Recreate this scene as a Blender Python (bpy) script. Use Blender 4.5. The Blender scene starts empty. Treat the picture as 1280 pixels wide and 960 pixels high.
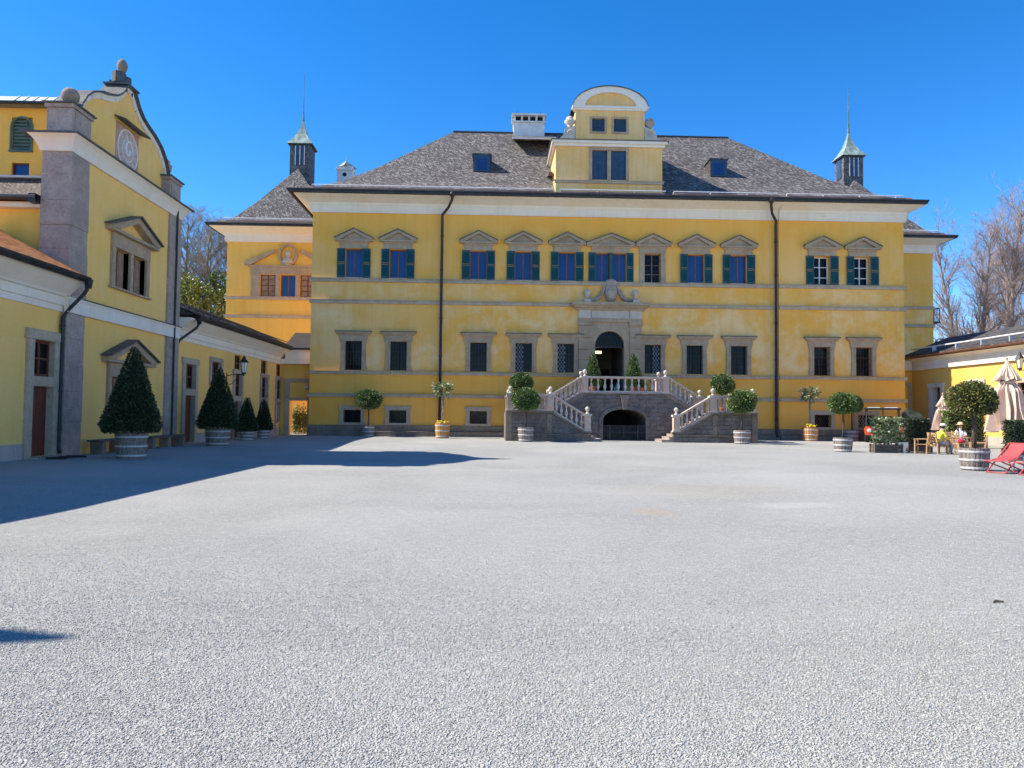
import bpy, bmesh, math, random
from math import sin, cos, pi, radians, sqrt, atan2
from mathutils import Vector, Matrix
random.seed(11)
SC = bpy.context.scene
COL = SC.collection

# ------------------------------------------------------------------ camera
F_PX, YAW, PITCH, ROLL, EYE = 930.0, radians(1.73), math.atan(38/930), 0.0105, 1.6
fw = Vector((sin(YAW)*cos(PITCH), cos(YAW)*cos(PITCH), sin(PITCH)))
r0 = Vector((cos(YAW), -sin(YAW), 0)); u0 = r0.cross(fw)
rt = r0*cos(ROLL) + u0*sin(ROLL); up = rt.cross(fw)
cam = bpy.data.cameras.new('camera'); cam.sensor_width = 36; cam.lens = F_PX/1280*36
cam.clip_start = 0.05; cam.clip_end = 3000
co = bpy.data.objects.new('camera', cam); COL.objects.link(co)
co.matrix_world = Matrix(((rt.x, up.x, -fw.x, 0), (rt.y, up.y, -fw.y, 0), (rt.z, up.z, -fw.z, EYE), (0, 0, 0, 1)))
SC.camera = co

# ------------------------------------------------------------------ sky and sun
SUN_EL = radians(45.2); SUN_DIR = Vector((-1.0, 0.03, 0)).normalized()      # horizontal direction towards the sun
W = bpy.data.worlds.new('World'); SC.world = W; W.use_nodes = True
nt = W.node_tree; nt.nodes.clear()
sky = nt.nodes.new('ShaderNodeTexSky'); sky.sky_type = 'NISHITA'; sky.sun_disc = False
sky.sun_elevation = SUN_EL; sky.sun_rotation = atan2(SUN_DIR.x, SUN_DIR.y)
sky.altitude = 2400; sky.air_density = 1.0; sky.dust_density = 0.15; sky.ozone_density = 2.6
hs = nt.nodes.new('ShaderNodeHueSaturation'); hs.inputs['Saturation'].default_value = 1.36; hs.inputs['Hue'].default_value = 0.504
bg = nt.nodes.new('ShaderNodeBackground'); bg.inputs['Strength'].default_value = 0.130
wo = nt.nodes.new('ShaderNodeOutputWorld')
nt.links.new(sky.outputs[0], hs.inputs['Color']); nt.links.new(hs.outputs[0], bg.inputs[0]); nt.links.new(bg.outputs[0], wo.inputs[0])
sl = bpy.data.lights.new('sun', 'SUN'); sl.energy = 4.15; sl.angle = radians(0.5); sl.color = (1.0, 0.92, 0.80)
so = bpy.data.objects.new('sun', sl); COL.objects.link(so)
sv = Vector((SUN_DIR.x*cos(SUN_EL), SUN_DIR.y*cos(SUN_EL), sin(SUN_EL)))
so.rotation_euler = sv.to_track_quat('Z', 'Y').to_euler(); so.location = (-40, 10, 60)
SC.view_settings.view_transform = 'Standard'; SC.view_settings.look = 'None'
SC.view_settings.exposure = 1.08; SC.view_settings.gamma = 1.0

# ------------------------------------------------------------------ materials
MATS = {}
def wavy(m, sc=2.2, st=.06):
    """old drawn glass: the pane surface is faintly uneven"""
    n = m.node_tree.nodes; L = m.node_tree.links; P = n.new('ShaderNodeNewGeometry').outputs['Position']
    bumpn(n, L, n['Principled BSDF'], noise(n, L, P, sc, 2, .5), st, .05)
def mat(name, c1, c2=None, scale=6.0, rough=0.8, bump=0.0, bscale=None, metal=0.0, ior=1.45, detail=4.0, stretch=None, lo=0.35, hi=0.65):
    if name in MATS: return MATS[name]
    m = bpy.data.materials.new(name); m.use_nodes = True; MATS[name] = m
    n = m.node_tree.nodes; L = m.node_tree.links; b = n['Principled BSDF']
    b.inputs['Roughness'].default_value = rough; b.inputs['Metallic'].default_value = metal; b.inputs['IOR'].default_value = ior
    b.inputs['Base Color'].default_value = (*c1, 1)
    tc = n.new('ShaderNodeTexCoord'); src = tc.outputs['Object']
    if stretch:
        mp = n.new('ShaderNodeMapping'); mp.inputs['Scale'].default_value = stretch; L.new(src, mp.inputs[0]); src = mp.outputs[0]
    if c2:
        t = n.new('ShaderNodeTexNoise'); t.inputs['Scale'].default_value = scale; t.inputs['Detail'].default_value = detail; L.new(src, t.inputs['Vector'])
        r = n.new('ShaderNodeValToRGB'); r.color_ramp.elements[0].position = lo; r.color_ramp.elements[1].position = hi
        r.color_ramp.elements[0].color = (*c1, 1); r.color_ramp.elements[1].color = (*c2, 1)
        L.new(t.outputs['Fac'], r.inputs[0]); L.new(r.outputs[0], b.inputs['Base Color'])
    if bump:
        t2 = n.new('ShaderNodeTexNoise'); t2.inputs['Scale'].default_value = bscale or scale*4; t2.inputs['Detail'].default_value = 5; L.new(src, t2.inputs['Vector'])
        bp = n.new('ShaderNodeBump'); bp.inputs['Strength'].default_value = bump; bp.inputs['Distance'].default_value = 0.03
        L.new(t2.outputs['Fac'], bp.inputs['Height']); L.new(bp.outputs[0], b.inputs['Normal'])
    return m

def nodes_of(name):
    m = bpy.data.materials.new(name); m.use_nodes = True; MATS[name] = m
    return m, m.node_tree.nodes, m.node_tree.links, m.node_tree.nodes['Principled BSDF']
def noise(n, L, src, scale, detail=5, rough=0.55, dist=0.0):
    t = n.new('ShaderNodeTexNoise'); t.inputs['Scale'].default_value = scale; t.inputs['Detail'].default_value = detail
    t.inputs['Roughness'].default_value = rough; t.inputs['Distortion'].default_value = dist
    L.new(src, t.inputs['Vector']); return t.outputs['Fac']
def ramp(n, L, src, stops):
    r = n.new('ShaderNodeValToRGB'); e = r.color_ramp.elements
    e[0].position, e[1].position = stops[0][0], stops[-1][0]
    def c4(c): return (c, c, c, 1) if isinstance(c, float) else (*c, 1)
    e[0].color, e[1].color = c4(stops[0][1]), c4(stops[-1][1])
    for p, c in stops[1:-1]: e.new(p).color = c4(c)
    L.new(src, r.inputs[0]); return r.outputs[0]
def mixc(n, L, fac, a, b, mode='MIX'):
    x = n.new('ShaderNodeMix'); x.data_type = 'RGBA'; x.blend_type = mode
    if isinstance(fac, (int, float)): x.inputs['Factor'].default_value = fac
    else: L.new(fac, x.inputs['Factor'])
    for sk, v in (('A', a), ('B', b)):
        t = [i for i in x.inputs if i.name == sk and i.type == 'RGBA'][0]
        if isinstance(v, tuple): t.default_value = (*v, 1)
        else: L.new(v, t)
    return [o for o in x.outputs if o.type == 'RGBA'][0]
def fmath(n, L, op, a, b=None):
    x = n.new('ShaderNodeMath'); x.operation = op
    for i, v in enumerate((a, b)):
        if v is None: continue
        if isinstance(v, (int, float)): x.inputs[i].default_value = v
        else: L.new(v, x.inputs[i])
    return x.outputs[0]
def bumpn(n, L, b, h, strength=0.3, dist=0.02):
    bp = n.new('ShaderNodeBump'); bp.inputs['Strength'].default_value = strength; bp.inputs['Distance'].default_value = dist
    L.new(h, bp.inputs['Height']); L.new(bp.outputs[0], b.inputs['Normal'])

def plaster(name, base, pale, deep, zones=None, amount=1.0, streak=0.5):
    """lime-washed plaster: blotches of faded wash, vertical rain streaks and a trowelled surface; zones = worn height bands"""
    m, n, L, b = nodes_of(name); b.inputs['Roughness'].default_value = 0.9
    P = n.new('ShaderNodeNewGeometry').outputs['Position']
    big = noise(n, L, P, 0.33, 6, 0.62, 0.6); mid = noise(n, L, P, 1.5, 6, 0.65, 0.3); fine = noise(n, L, P, 11, 4)
    mp = n.new('ShaderNodeMapping'); mp.inputs['Scale'].default_value = (2.6, 2.6, 0.16); L.new(P, mp.inputs[0])
    st = noise(n, L, mp.outputs[0], 1.0, 4, 0.6)
    wear = fmath(n, L, 'MULTIPLY', fmath(n, L, 'ADD', big, fmath(n, L, 'MULTIPLY', mid, 0.55)), 0.645)
    wear = ramp(n, L, wear, [(0.42, 0.0), (0.58, 1.0)])
    if zones:
        z = n.new('ShaderNodeSeparateXYZ'); L.new(P, z.inputs[0])
        zz = fmath(n, L, 'ADD', fmath(n, L, 'DIVIDE', z.outputs[2], 20.0), fmath(n, L, 'MULTIPLY', fmath(n, L, 'SUBTRACT', mid, 0.5), 0.09))
        wear = fmath(n, L, 'MULTIPLY', wear, ramp(n, L, zz, [(h/20, v) for h, v in zones]))
        worn = ramp(n, L, fmath(n, L, 'ADD', fmath(n, L, 'DIVIDE', fmath(n, L, 'ADD', z.outputs[0], 13), 12.0), fmath(n, L, 'SUBTRACT', big, 0.5)), [(0.1, 0.75), (0.75, 0.0)])
        worn = fmath(n, L, 'MULTIPLY', worn, ramp(n, L, zz, [(0.20, 0.0), (0.30, 1.0), (0.47, 1.0), (0.62, 0.25), (0.7, 0.0)]))
        wear = fmath(n, L, 'MAXIMUM', wear, worn)
    wear = fmath(n, L, 'MULTIPLY', wear, amount)
    col = mixc(n, L, wear, base, pale)
    dk = ramp(n, L, noise(n, L, P, 0.55, 5, 0.6, 0.4), [(0.5, 0.0), (0.72, 0.7)])
    col = mixc(n, L, dk, col, deep)
    col = mixc(n, L, ramp(n, L, st, [(0.46, 0.0), (0.72, streak*1.3)]), col, tuple(c*0.78 for c in base))
    col = mixc(n, L, ramp(n, L, fine, [(0.35, 0.12), (0.65, 0.0)]), col, tuple(c*0.6 for c in base))
    L.new(col, b.inputs['Base Color'])
    bumpn(n, L, b, fmath(n, L, 'ADD', mid, fmath(n, L, 'MULTIPLY', fine, 0.35)), 0.35, 0.03)
    return m
PL_MAIN = plaster('weathered_yellow_plaster', (0.92, 0.465, 0.075), (0.92, 0.63, 0.29), (0.92, 0.40, 0.035),
    zones=[(0, 0.05), (4.2, 0.1), (5.0, 0.95), (8.6, 1.0), (10.6, 0.75), (12.5, 0.4), (14.5, 0.12), (20, 0.1)], streak=0.24)
PL_SIDE = plaster('faded_yellow_plaster', (0.95, 0.575, 0.155), (0.95, 0.61, 0.20), (0.94, 0.53, 0.12), amount=0.8, streak=0.2)
PL_ORANGE = plaster('deep_ochre_plaster', (0.88, 0.51, 0.085), (0.88, 0.56, 0.15), (0.86, 0.45, 0.05), amount=0.6, streak=0.25)
PL_RIGHT = plaster('bright_yellow_plaster', (0.74, 0.46, 0.10), (0.76, 0.52, 0.17), (0.74, 0.42, 0.06), amount=0.5, streak=0.15)
PL_GREY = plaster('grey_socle_plaster', (0.44, 0.36, 0.31), (0.52, 0.44, 0.38), (0.34, 0.28, 0.24), amount=0.8)
PL_WHITE = plaster('cream_white_plaster', (0.84, 0.74, 0.60), (0.86, 0.79, 0.68), (0.78, 0.64, 0.46), amount=0.8, streak=0.25)
PL_DORM = plaster('pale_dormer_plaster', (0.84, 0.49, 0.15), (0.86, 0.57, 0.26), (0.80, 0.43, 0.10), amount=1.0)

def stonemat(name, a, b2, dark, sc=3.0, bump=0.5):
    m, n, L, b = nodes_of(name); b.inputs['Roughness'].default_value = 0.92
    P = n.new('ShaderNodeNewGeometry').outputs['Position']
    c = ramp(n, L, noise(n, L, P, sc, 6, 0.65, 0.3), [(0.32, a), (0.68, b2)])
    c = mixc(n, L, ramp(n, L, noise(n, L, P, sc*5, 5, 0.7), [(0.5, 0.0), (0.72, 0.75)]), c, dark)
    c = mixc(n, L, ramp(n, L, noise(n, L, P, 0.7, 5, 0.6), [(0.48, 0.0), (0.75, 0.55)]), c, dark)
    L.new(c, b.inputs['Base Color'])
    v = n.new('ShaderNodeTexVoronoi'); v.inputs['Scale'].default_value = sc*5; L.new(P, v.inputs['Vector'])
    bumpn(n, L, b, fmath(n, L, 'ADD', noise(n, L, P, sc*8, 6, 0.7), fmath(n, L, 'MULTIPLY', v.outputs['Distance'], 0.6)), bump, 0.03)
    return m
ST_FRAME = stonemat('brown_sandstone', (0.40, 0.285, 0.175), (0.53, 0.395, 0.255), (0.25, 0.18, 0.12))
ST_BELT = stonemat('grey_sandstone', (0.44, 0.34, 0.225), (0.56, 0.455, 0.32), (0.28, 0.22, 0.165))
ST_STAIR = stonemat('dark_conglomerate', (0.14, 0.118, 0.10), (0.25, 0.215, 0.185), (0.055, 0.047, 0.041), 2.2, 0.9)
ST_PIL = stonemat('lilac_grey_nagelfluh', (0.37, 0.28, 0.225), (0.50, 0.40, 0.33), (0.20, 0.155, 0.13), 2.6, 0.9)
ST_PINK = stonemat('pale_pink_marble', (0.54, 0.385, 0.29), (0.65, 0.50, 0.40), (0.35, 0.25, 0.20), 2.4, 0.25)
ST_WHITE = stonemat('pale_grey_marble', (0.54, 0.46, 0.365), (0.66, 0.58, 0.48), (0.34, 0.285, 0.235), 2.4, 0.25)
ST_PLINTH = stonemat('plinth_stone', (0.20, 0.155, 0.11), (0.31, 0.245, 0.18), (0.10, 0.08, 0.06), 1.8, 0.7)

def shingles(name, a, b2, white, row=0.17, wd=0.11):
    """split-wood shingle courses: thin dark course lines, fine vertical grain and single pale, weathered boards"""
    m, n, L, b = nodes_of(name); b.inputs['Roughness'].default_value = 0.85
    P = n.new('ShaderNodeNewGeometry').outputs['Position']
    s = n.new('ShaderNodeSeparateXYZ'); L.new(P, s.inputs[0])
    cb = n.new('ShaderNodeCombineXYZ'); along = fmath(n, L, 'ADD', s.outputs[0], fmath(n, L, 'MULTIPLY', s.outputs[1], 0.93))
    L.new(along, cb.inputs[0]); L.new(fmath(n, L, 'MULTIPLY', s.outputs[2], 1.5), cb.inputs[1])
    br = n.new('ShaderNodeTexBrick'); br.offset = 0.37; br.inputs['Scale'].default_value = 1.0
    br.inputs['Brick Width'].default_value = wd*1.4; br.inputs['Row Height'].default_value = row; br.inputs['Mortar Size'].default_value = 0.012
    br.inputs['Color1'].default_value = (0, 0, 0, 1); br.inputs['Color2'].default_value = (1, 1, 1, 1); br.inputs['Mortar'].default_value = (0, 0, 0, 1)
    L.new(cb.outputs[0], br.inputs['Vector'])
    mp = n.new('ShaderNodeMapping'); mp.inputs['Scale'].default_value = (1.0, 0.42, 1.0); L.new(cb.outputs[0], mp.inputs[0]); V = mp.outputs[0]
    big = noise(n, L, P, 0.45, 5, 0.6); mid = noise(n, L, V, 2.2, 6, 0.75); fine = noise(n, L, V, 6.0, 4, 0.75); grain = noise(n, L, V, 13.0, 3, 0.7)
    c = ramp(n, L, fmath(n, L, 'ADD', fmath(n, L, 'MULTIPLY', mid, 0.5), fmath(n, L, 'MULTIPLY', fine, 0.5)), [(0.40, a), (0.58, b2)])
    pale = fmath(n, L, 'ADD', fmath(n, L, 'MULTIPLY', br.outputs['Color'], 0.16), fmath(n, L, 'ADD', fmath(n, L, 'MULTIPLY', fine, 0.55), fmath(n, L, 'MULTIPLY', grain, 0.35)))
    c = mixc(n, L, ramp(n, L, pale, [(0.54, 0.0), (0.64, 0.85)]), c, white)
    c = mixc(n, L, ramp(n, L, pale, [(0.40, 0.95), (0.49, 0.0)]), c, tuple(x*0.3 for x in a))
    c = mixc(n, L, ramp(n, L, big, [(0.48, 0.0), (0.7, 0.5)]), c, tuple(x*0.7 for x in a))
    c = mixc(n, L, fmath(n, L, 'MULTIPLY', br.outputs['Fac'], 0.7), c, tuple(x*0.35 for x in a))
    L.new(c, b.inputs['Base Color'])
    h = fmath(n, L, 'ADD', fmath(n, L, 'MULTIPLY', br.outputs['Color'], 0.35), fmath(n, L, 'SUBTRACT', fmath(n, L, 'ADD', fine, fmath(n, L, 'MULTIPLY', grain, 0.6)), br.outputs['Fac']))
    bumpn(n, L, b, h, 0.9, 0.05)
    return m
RF_SHINGLE = shingles('weathered_wood_shingles', (0.078, 0.066, 0.060), (0.155, 0.135, 0.125), (0.43, 0.405, 0.385))
RF_TURRET = shingles('shaded_grey_turret_shingles', (0.10, 0.095, 0.10), (0.17, 0.165, 0.17), (0.27, 0.265, 0.27))  # grey of shingles lying in shade, put into the colour
RF_DARK = shingles('dark_wood_shingles', (0.040, 0.036, 0.038), (0.085, 0.075, 0.075), (0.22, 0.20, 0.20))
RF_BROWN = shingles('brown_wood_shingles', (0.075, 0.05, 0.04), (0.13, 0.092, 0.075), (0.25, 0.215, 0.195))  # annexe roof, darkened so the colour carries its shade
RF_ORANGE = mat('terracotta_roof_tiles', (0.62, 0.21, 0.06), (0.74, 0.32, 0.12), 3.0, 0.7, 0.5, 14)

def gravelmat():
    m, n, L, b = nodes_of('pale_grey_gravel'); b.inputs['Roughness'].default_value = 0.95
    P = n.new('ShaderNodeNewGeometry').outputs['Position']
    def vor(sc):
        v = n.new('ShaderNodeTexVoronoi'); v.inputs['Scale'].default_value = sc; v.inputs['Randomness'].default_value = 1.0; L.new(P, v.inputs['Vector']); return v
    a, c = vor(78), vor(140)
    s = n.new('ShaderNodeSeparateColor'); L.new(a.outputs['Color'], s.inputs[0])
    col = ramp(n, L, s.outputs[0], [(0.0, (0.15, 0.145, 0.133)), (0.16, (0.34, 0.33, 0.298)), (0.5, (0.487, 0.475, 0.432)), (0.85, (0.597, 0.585, 0.538)), (1.0, (0.716, 0.70, 0.645))])
    col = mixc(n, L, ramp(n, L, a.outputs['Distance'], [(0.40, 0.0), (0.85, 0.7)]), col, (0.17, 0.16, 0.15))
    med = ramp(n, L, noise(n, L, P, 1.3, 5, 0.7), [(0.35, 0.0), (0.7, 0.22)])
    col = mixc(n, L, med, col, (0.40, 0.375, 0.345))
    col = mixc(n, L, ramp(n, L, noise(n, L, P, 24, 3, 0.8), [(0.40, 0.62), (0.58, 0.0)]), col, (0.23, 0.245, 0.235))
    col = mixc(n, L, ramp(n, L, noise(n, L, P, 9, 3, 0.8), [(0.40, 0.52), (0.58, 0.0)]), col, (0.26, 0.275, 0.265))
    col = mixc(n, L, ramp(n, L, noise(n, L, P, 4.5, 2, 0.8), [(0.40, 0.30), (0.55, 0.0)]), col, (0.30, 0.295, 0.275))
    lg = ramp(n, L, noise(n, L, P, 0.16, 5, 0.6, 0.5), [(0.4, 0.0), (0.7, 0.28)])
    col = mixc(n, L, lg, col, (0.62, 0.605, 0.56))
    # earthy patch and a pale worn patch in the yard
    sx = n.new('ShaderNodeSeparateXYZ'); L.new(P, sx.inputs[0])
    nz = noise(n, L, P, 1.1, 5, 0.7)
    def patch(x, y, rx, ry, c_, k, lo, hi):
        global _c
        dx = fmath(n, L, 'DIVIDE', fmath(n, L, 'SUBTRACT', sx.outputs[0], x), rx); dy = fmath(n, L, 'DIVIDE', fmath(n, L, 'SUBTRACT', sx.outputs[1], y), ry)
        d = fmath(n, L, 'ADD', fmath(n, L, 'MULTIPLY', dx, dx), fmath(n, L, 'MULTIPLY', dy, dy))
        f = fmath(n, L, 'MULTIPLY', fmath(n, L, 'SUBTRACT', 1.0, d), nz)
        return mixc(n, L, ramp(n, L, f, [(lo, 0.0), (hi, k)]), col, c_)
    col = patch(5.1, 17.6, 2.9, 2.3, (0.42, 0.33, 0.24), 0.34, 0.1, 0.55)
    col = patch(3.1, 13.9, 0.5, 0.9, (0.42, 0.30, 0.18), 0.5, 0.1, 0.5)
    col = patch(6.0, 14.6, 1.1, 0.6, (0.64, 0.625, 0.58), 0.28, 0.12, 0.5)
    L.new(col, b.inputs['Base Color'])
    h = fmath(n, L, 'SUBTRACT', 1.0, fmath(n, L, 'ADD', a.outputs['Distance'], fmath(n, L, 'MULTIPLY', c.outputs['Distance'], 0.4)))
    h = fmath(n, L, 'ADD', h, fmath(n, L, 'MULTIPLY', noise(n, L, P, 7, 4), 0.5))
    bumpn(n, L, b, h, 0.75, 0.018)
    return m
GRAVEL = gravelmat()

def leafmat(name, dark, mid, light, rough=0.45):
    m, n, L, b = nodes_of(name); b.inputs['Roughness'].default_value = rough
    g = n.new('ShaderNodeNewGeometry')
    L.new(ramp(n, L, g.outputs['Random Per Island'], [(0.0, dark), (0.5, mid), (1.0, light)]), b.inputs['Base Color'])
    try: b.inputs['Subsurface Weight'].default_value = 0.0
    except Exception: pass
    return m
LF_CONE = leafmat('dark_box_leaves', (0.014, 0.026, 0.011), (0.030, 0.052, 0.018), (0.070, 0.105, 0.036))
LF_BALL = leafmat('laurel_leaves', (0.036, 0.070, 0.014), (0.090, 0.155, 0.032), (0.23, 0.30, 0.075))
LF_BIG = leafmat('olive_laurel_leaves', (0.035, 0.055, 0.012), (0.095, 0.115, 0.026), (0.34, 0.29, 0.07))
LF_VAR = leafmat('variegated_leaves', (0.055, 0.090, 0.026), (0.19, 0.25, 0.09), (0.62, 0.61, 0.38))
LF_HEDGE = leafmat('yew_hedge_leaves', (0.012, 0.022, 0.010), (0.028, 0.048, 0.018), (0.060, 0.085, 0.030))
LF_SPRING = leafmat('spring_leaves', (0.090, 0.115, 0.025), (0.16, 0.21, 0.045), (0.28, 0.34, 0.09))
FLOWER_Y = mat('yellow_petals', (0.72, 0.52, 0.02), (0.8, 0.62, 0.05), 20, 0.6)
INNER = mat('crown_shade_core', (0.012, 0.016, 0.008), (0.03, 0.03, 0.015), 9, 0.95)  # near-black solid core; shade inside the leaves put into colour
BARK = mat('dark_bark', (0.06, 0.045, 0.035), (0.13, 0.10, 0.08), 9, 0.9, 0.6, 30)
BARK_PALE = mat('pale_bark', (0.24, 0.20, 0.15), (0.36, 0.31, 0.24), 9, 0.9, 0.5, 30)
BARK_TREE = mat('grey_brown_bark', (0.16, 0.12, 0.10), (0.30, 0.24, 0.20), 1.2, 0.9, 0.4, 6)
TWIG_RED = mat('reddish_bare_twigs', (0.23, 0.165, 0.135), (0.36, 0.275, 0.23), 0.6, 0.9)
TWIG_GREY = mat('grey_bare_twigs', (0.17, 0.145, 0.11), (0.30, 0.26, 0.20), 0.6, 0.9)
BARREL = mat('weathered_oak_staves', (0.15, 0.125, 0.105), (0.34, 0.29, 0.25), 5, 0.85, 0.5, 20, stretch=(6, 6, 0.7))
BARREL_NEW = mat('orange_oak_staves', (0.44, 0.21, 0.07), (0.58, 0.31, 0.12), 5, 0.7, 0.4, 20, stretch=(6, 6, 0.7))
HOOP = mat('dull_grey_hoop', (0.50, 0.50, 0.49), (0.62, 0.61, 0.59), 14, 0.6, metal=0.2)
SOIL = mat('potting_soil', (0.035, 0.026, 0.02), (0.06, 0.045, 0.035), 20, 1.0, 0.6, 40)
TERRA = mat('terracotta', (0.50, 0.17, 0.085), (0.60, 0.25, 0.14), 8, 0.8, 0.2, 30)
GUTTER = mat('dark_painted_gutter', (0.018, 0.020, 0.024), (0.035, 0.036, 0.040), 3, 0.5)
PIPE_BR = mat('brown_painted_pipe', (0.030, 0.017, 0.013), (0.05, 0.03, 0.024), 3, 0.5)
COPPER_BR = mat('brown_copper_gutter', (0.20, 0.085, 0.05), (0.30, 0.13, 0.08), 2, 0.5, metal=0.3)
RAIL = mat('pale_snow_rail', (0.60, 0.56, 0.55), (0.72, 0.69, 0.67), 4, 0.6)
EAVEBOARD = mat('weathered_eave_boards', (0.075, 0.045, 0.038), (0.17, 0.13, 0.115), 1.6, 0.85, 0.4, 12, stretch=(0.6, 0.6, 6))
COPPER = mat('green_copper', (0.13, 0.19, 0.165), (0.32, 0.41, 0.355), 1.5, 0.6, 0.15, 8, stretch=(2, 2, 0.5))
COPPER_DK = mat('dark_aged_copper', (0.06, 0.09, 0.085), (0.17, 0.23, 0.20), 1.2, 0.55)
ZINC = mat('pale_zinc_sheet', (0.46, 0.52, 0.50), (0.62, 0.66, 0.63), 0.8, 0.5, 0.12, 5)
LEAD = mat('dark_lead_flashing', (0.055, 0.060, 0.058), (0.11, 0.115, 0.11), 5, 0.6)
GLASS = mat('dark_window_glass', (0.006, 0.007, 0.009), None, rough=0.06, ior=1.27)
GLASS_B = mat('sky_painted_glass', (0.009, 0.032, 0.12), (0.014, 0.045, 0.17), 0.9, 0.05, ior=1.55)  # base colour carries the blue of the mirrored sky
wavy(GLASS); wavy(GLASS_B)
DARK = mat('interior_shade_paint', (0.012, 0.011, 0.012), (0.022, 0.02, 0.02), 2, 0.95)  # near-black colour stands in for shade inside openings and vault
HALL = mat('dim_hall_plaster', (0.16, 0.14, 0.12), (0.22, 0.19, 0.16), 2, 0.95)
SH_GREEN = mat('dark_green_shutter_paint', (0.007, 0.066, 0.074), (0.012, 0.092, 0.098), 3, 0.55, 0.2, 20)
SH_BLUE = mat('dark_blue_shutter_paint', (0.016, 0.050, 0.105), (0.026, 0.072, 0.135), 3, 0.55, 0.2, 20)
SH_COPPER = mat('copper_green_louvre_paint', (0.055, 0.12, 0.11), (0.10, 0.19, 0.17), 3, 0.6)
WOOD_RED = mat('red_brown_joinery', (0.115, 0.026, 0.014), (0.18, 0.045, 0.026), 4, 0.5, 0.2, 20, stretch=(6, 6, 0.8))
WOOD_MULL = mat('red_brown_window_bars', (0.22, 0.062, 0.034), (0.30, 0.10, 0.06), 6, 0.5)
WOOD_TAN = mat('faded_tan_window_boards', (0.27, 0.165, 0.10), (0.36, 0.235, 0.15), 5, 0.7)
WOOD_CHAIR = mat('golden_oak_slats', (0.42, 0.24, 0.11), (0.56, 0.35, 0.18), 7, 0.6, 0.15, 30)
WOOD_DARK = mat('dark_weathered_planks', (0.075, 0.062, 0.05), (0.15, 0.125, 0.10), 4, 0.85, 0.4, 20, stretch=(1, 6, 6))
WHITE = mat('white_gloss_paint', (0.72, 0.71, 0.68), (0.80, 0.79, 0.77), 6, 0.5)
LIMEWHITE = mat('limewashed_chimney', (0.60, 0.59, 0.57), (0.74, 0.73, 0.71), 1.6, 0.85, 0.2, 8)
IRON = mat('black_iron', (0.012, 0.012, 0.013), (0.03, 0.028, 0.026), 6, 0.55)
LATTICE = mat('pale_leaded_lattice', (0.46, 0.50, 0.56), (0.58, 0.61, 0.66), 6, 0.5)
TRELLIS = mat('ochre_trellis_paint', (0.80, 0.60, 0.26), (0.84, 0.68, 0.36), 6, 0.7)
CANVAS = mat('beige_parasol_canvas', (0.58, 0.43, 0.33), (0.66, 0.51, 0.41), 3, 0.9, 0.2, 40)
SLING = mat('red_sling_canvas', (0.38, 0.055, 0.06), (0.46, 0.085, 0.09), 3, 0.85, 0.2, 60)
SLING_WOOD = mat('red_stained_frame', (0.40, 0.055, 0.055), (0.50, 0.085, 0.08), 6, 0.55)
ORANGE = mat('orange_vehicle_paint', (0.72, 0.085, 0.02), None, rough=0.35)
BLACKP = mat('black_vehicle_plastic', (0.015, 0.016, 0.017), (0.025, 0.025, 0.026), 5, 0.5)
TYRE = mat('tyre_rubber', (0.018, 0.018, 0.018), (0.03, 0.03, 0.03), 8, 0.9)
LAMPGLASS = mat('milky_lamp_glass', (0.75, 0.74, 0.70), None, rough=0.25)
SKIN = mat('skin', (0.55, 0.33, 0.24), (0.60, 0.38, 0.28), 8, 0.6)
LIME = mat('lime_yellow_jacket', (0.62, 0.64, 0.05), (0.70, 0.70, 0.09), 6, 0.8, 0.4, 14)
JEANS = mat('faded_jeans', (0.20, 0.24, 0.32), (0.34, 0.38, 0.46), 6, 0.9, 0.3, 14)
CLOTHW = mat('white_blouse', (0.76, 0.73, 0.71), (0.82, 0.80, 0.78), 6, 0.9, 0.3, 14)
STRAW = mat('straw_hat_weave', (0.62, 0.42, 0.23), (0.72, 0.53, 0.33), 30, 0.85)
HAIR = mat('dark_brown_hair', (0.03, 0.018, 0.012), (0.06, 0.035, 0.025), 18, 0.6)
REDCLOTH = mat('crimson_cloth', (0.42, 0.012, 0.05), (0.50, 0.03, 0.08), 5, 0.85)
CLOCKFACE = mat('pinkish_clock_paint', (0.50, 0.38, 0.33), (0.60, 0.48, 0.43), 2.5, 0.9)
CLOCKRING = mat('faded_red_clock_border', (0.46, 0.25, 0.19), (0.56, 0.36, 0.28), 3, 0.9)
TEAL = mat('teal_cloth', (0.05, 0.22, 0.26), (0.10, 0.32, 0.36), 5, 0.85)
def terrainmat():
    m, n, L, b = nodes_of('wooded_slope_ground'); b.inputs['Roughness'].default_value = 1.0
    P = n.new('ShaderNodeNewGeometry').outputs['Position']
    L.new(ramp(n, L, noise(n, L, P, 0.25, 8, 0.7), [(0.35, (0.06, 0.055, 0.03)), (0.55, (0.09, 0.09, 0.04)), (0.7, (0.14, 0.13, 0.08))]), b.inputs['Base Color'])
    return m
TERRAIN = terrainmat()

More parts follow.
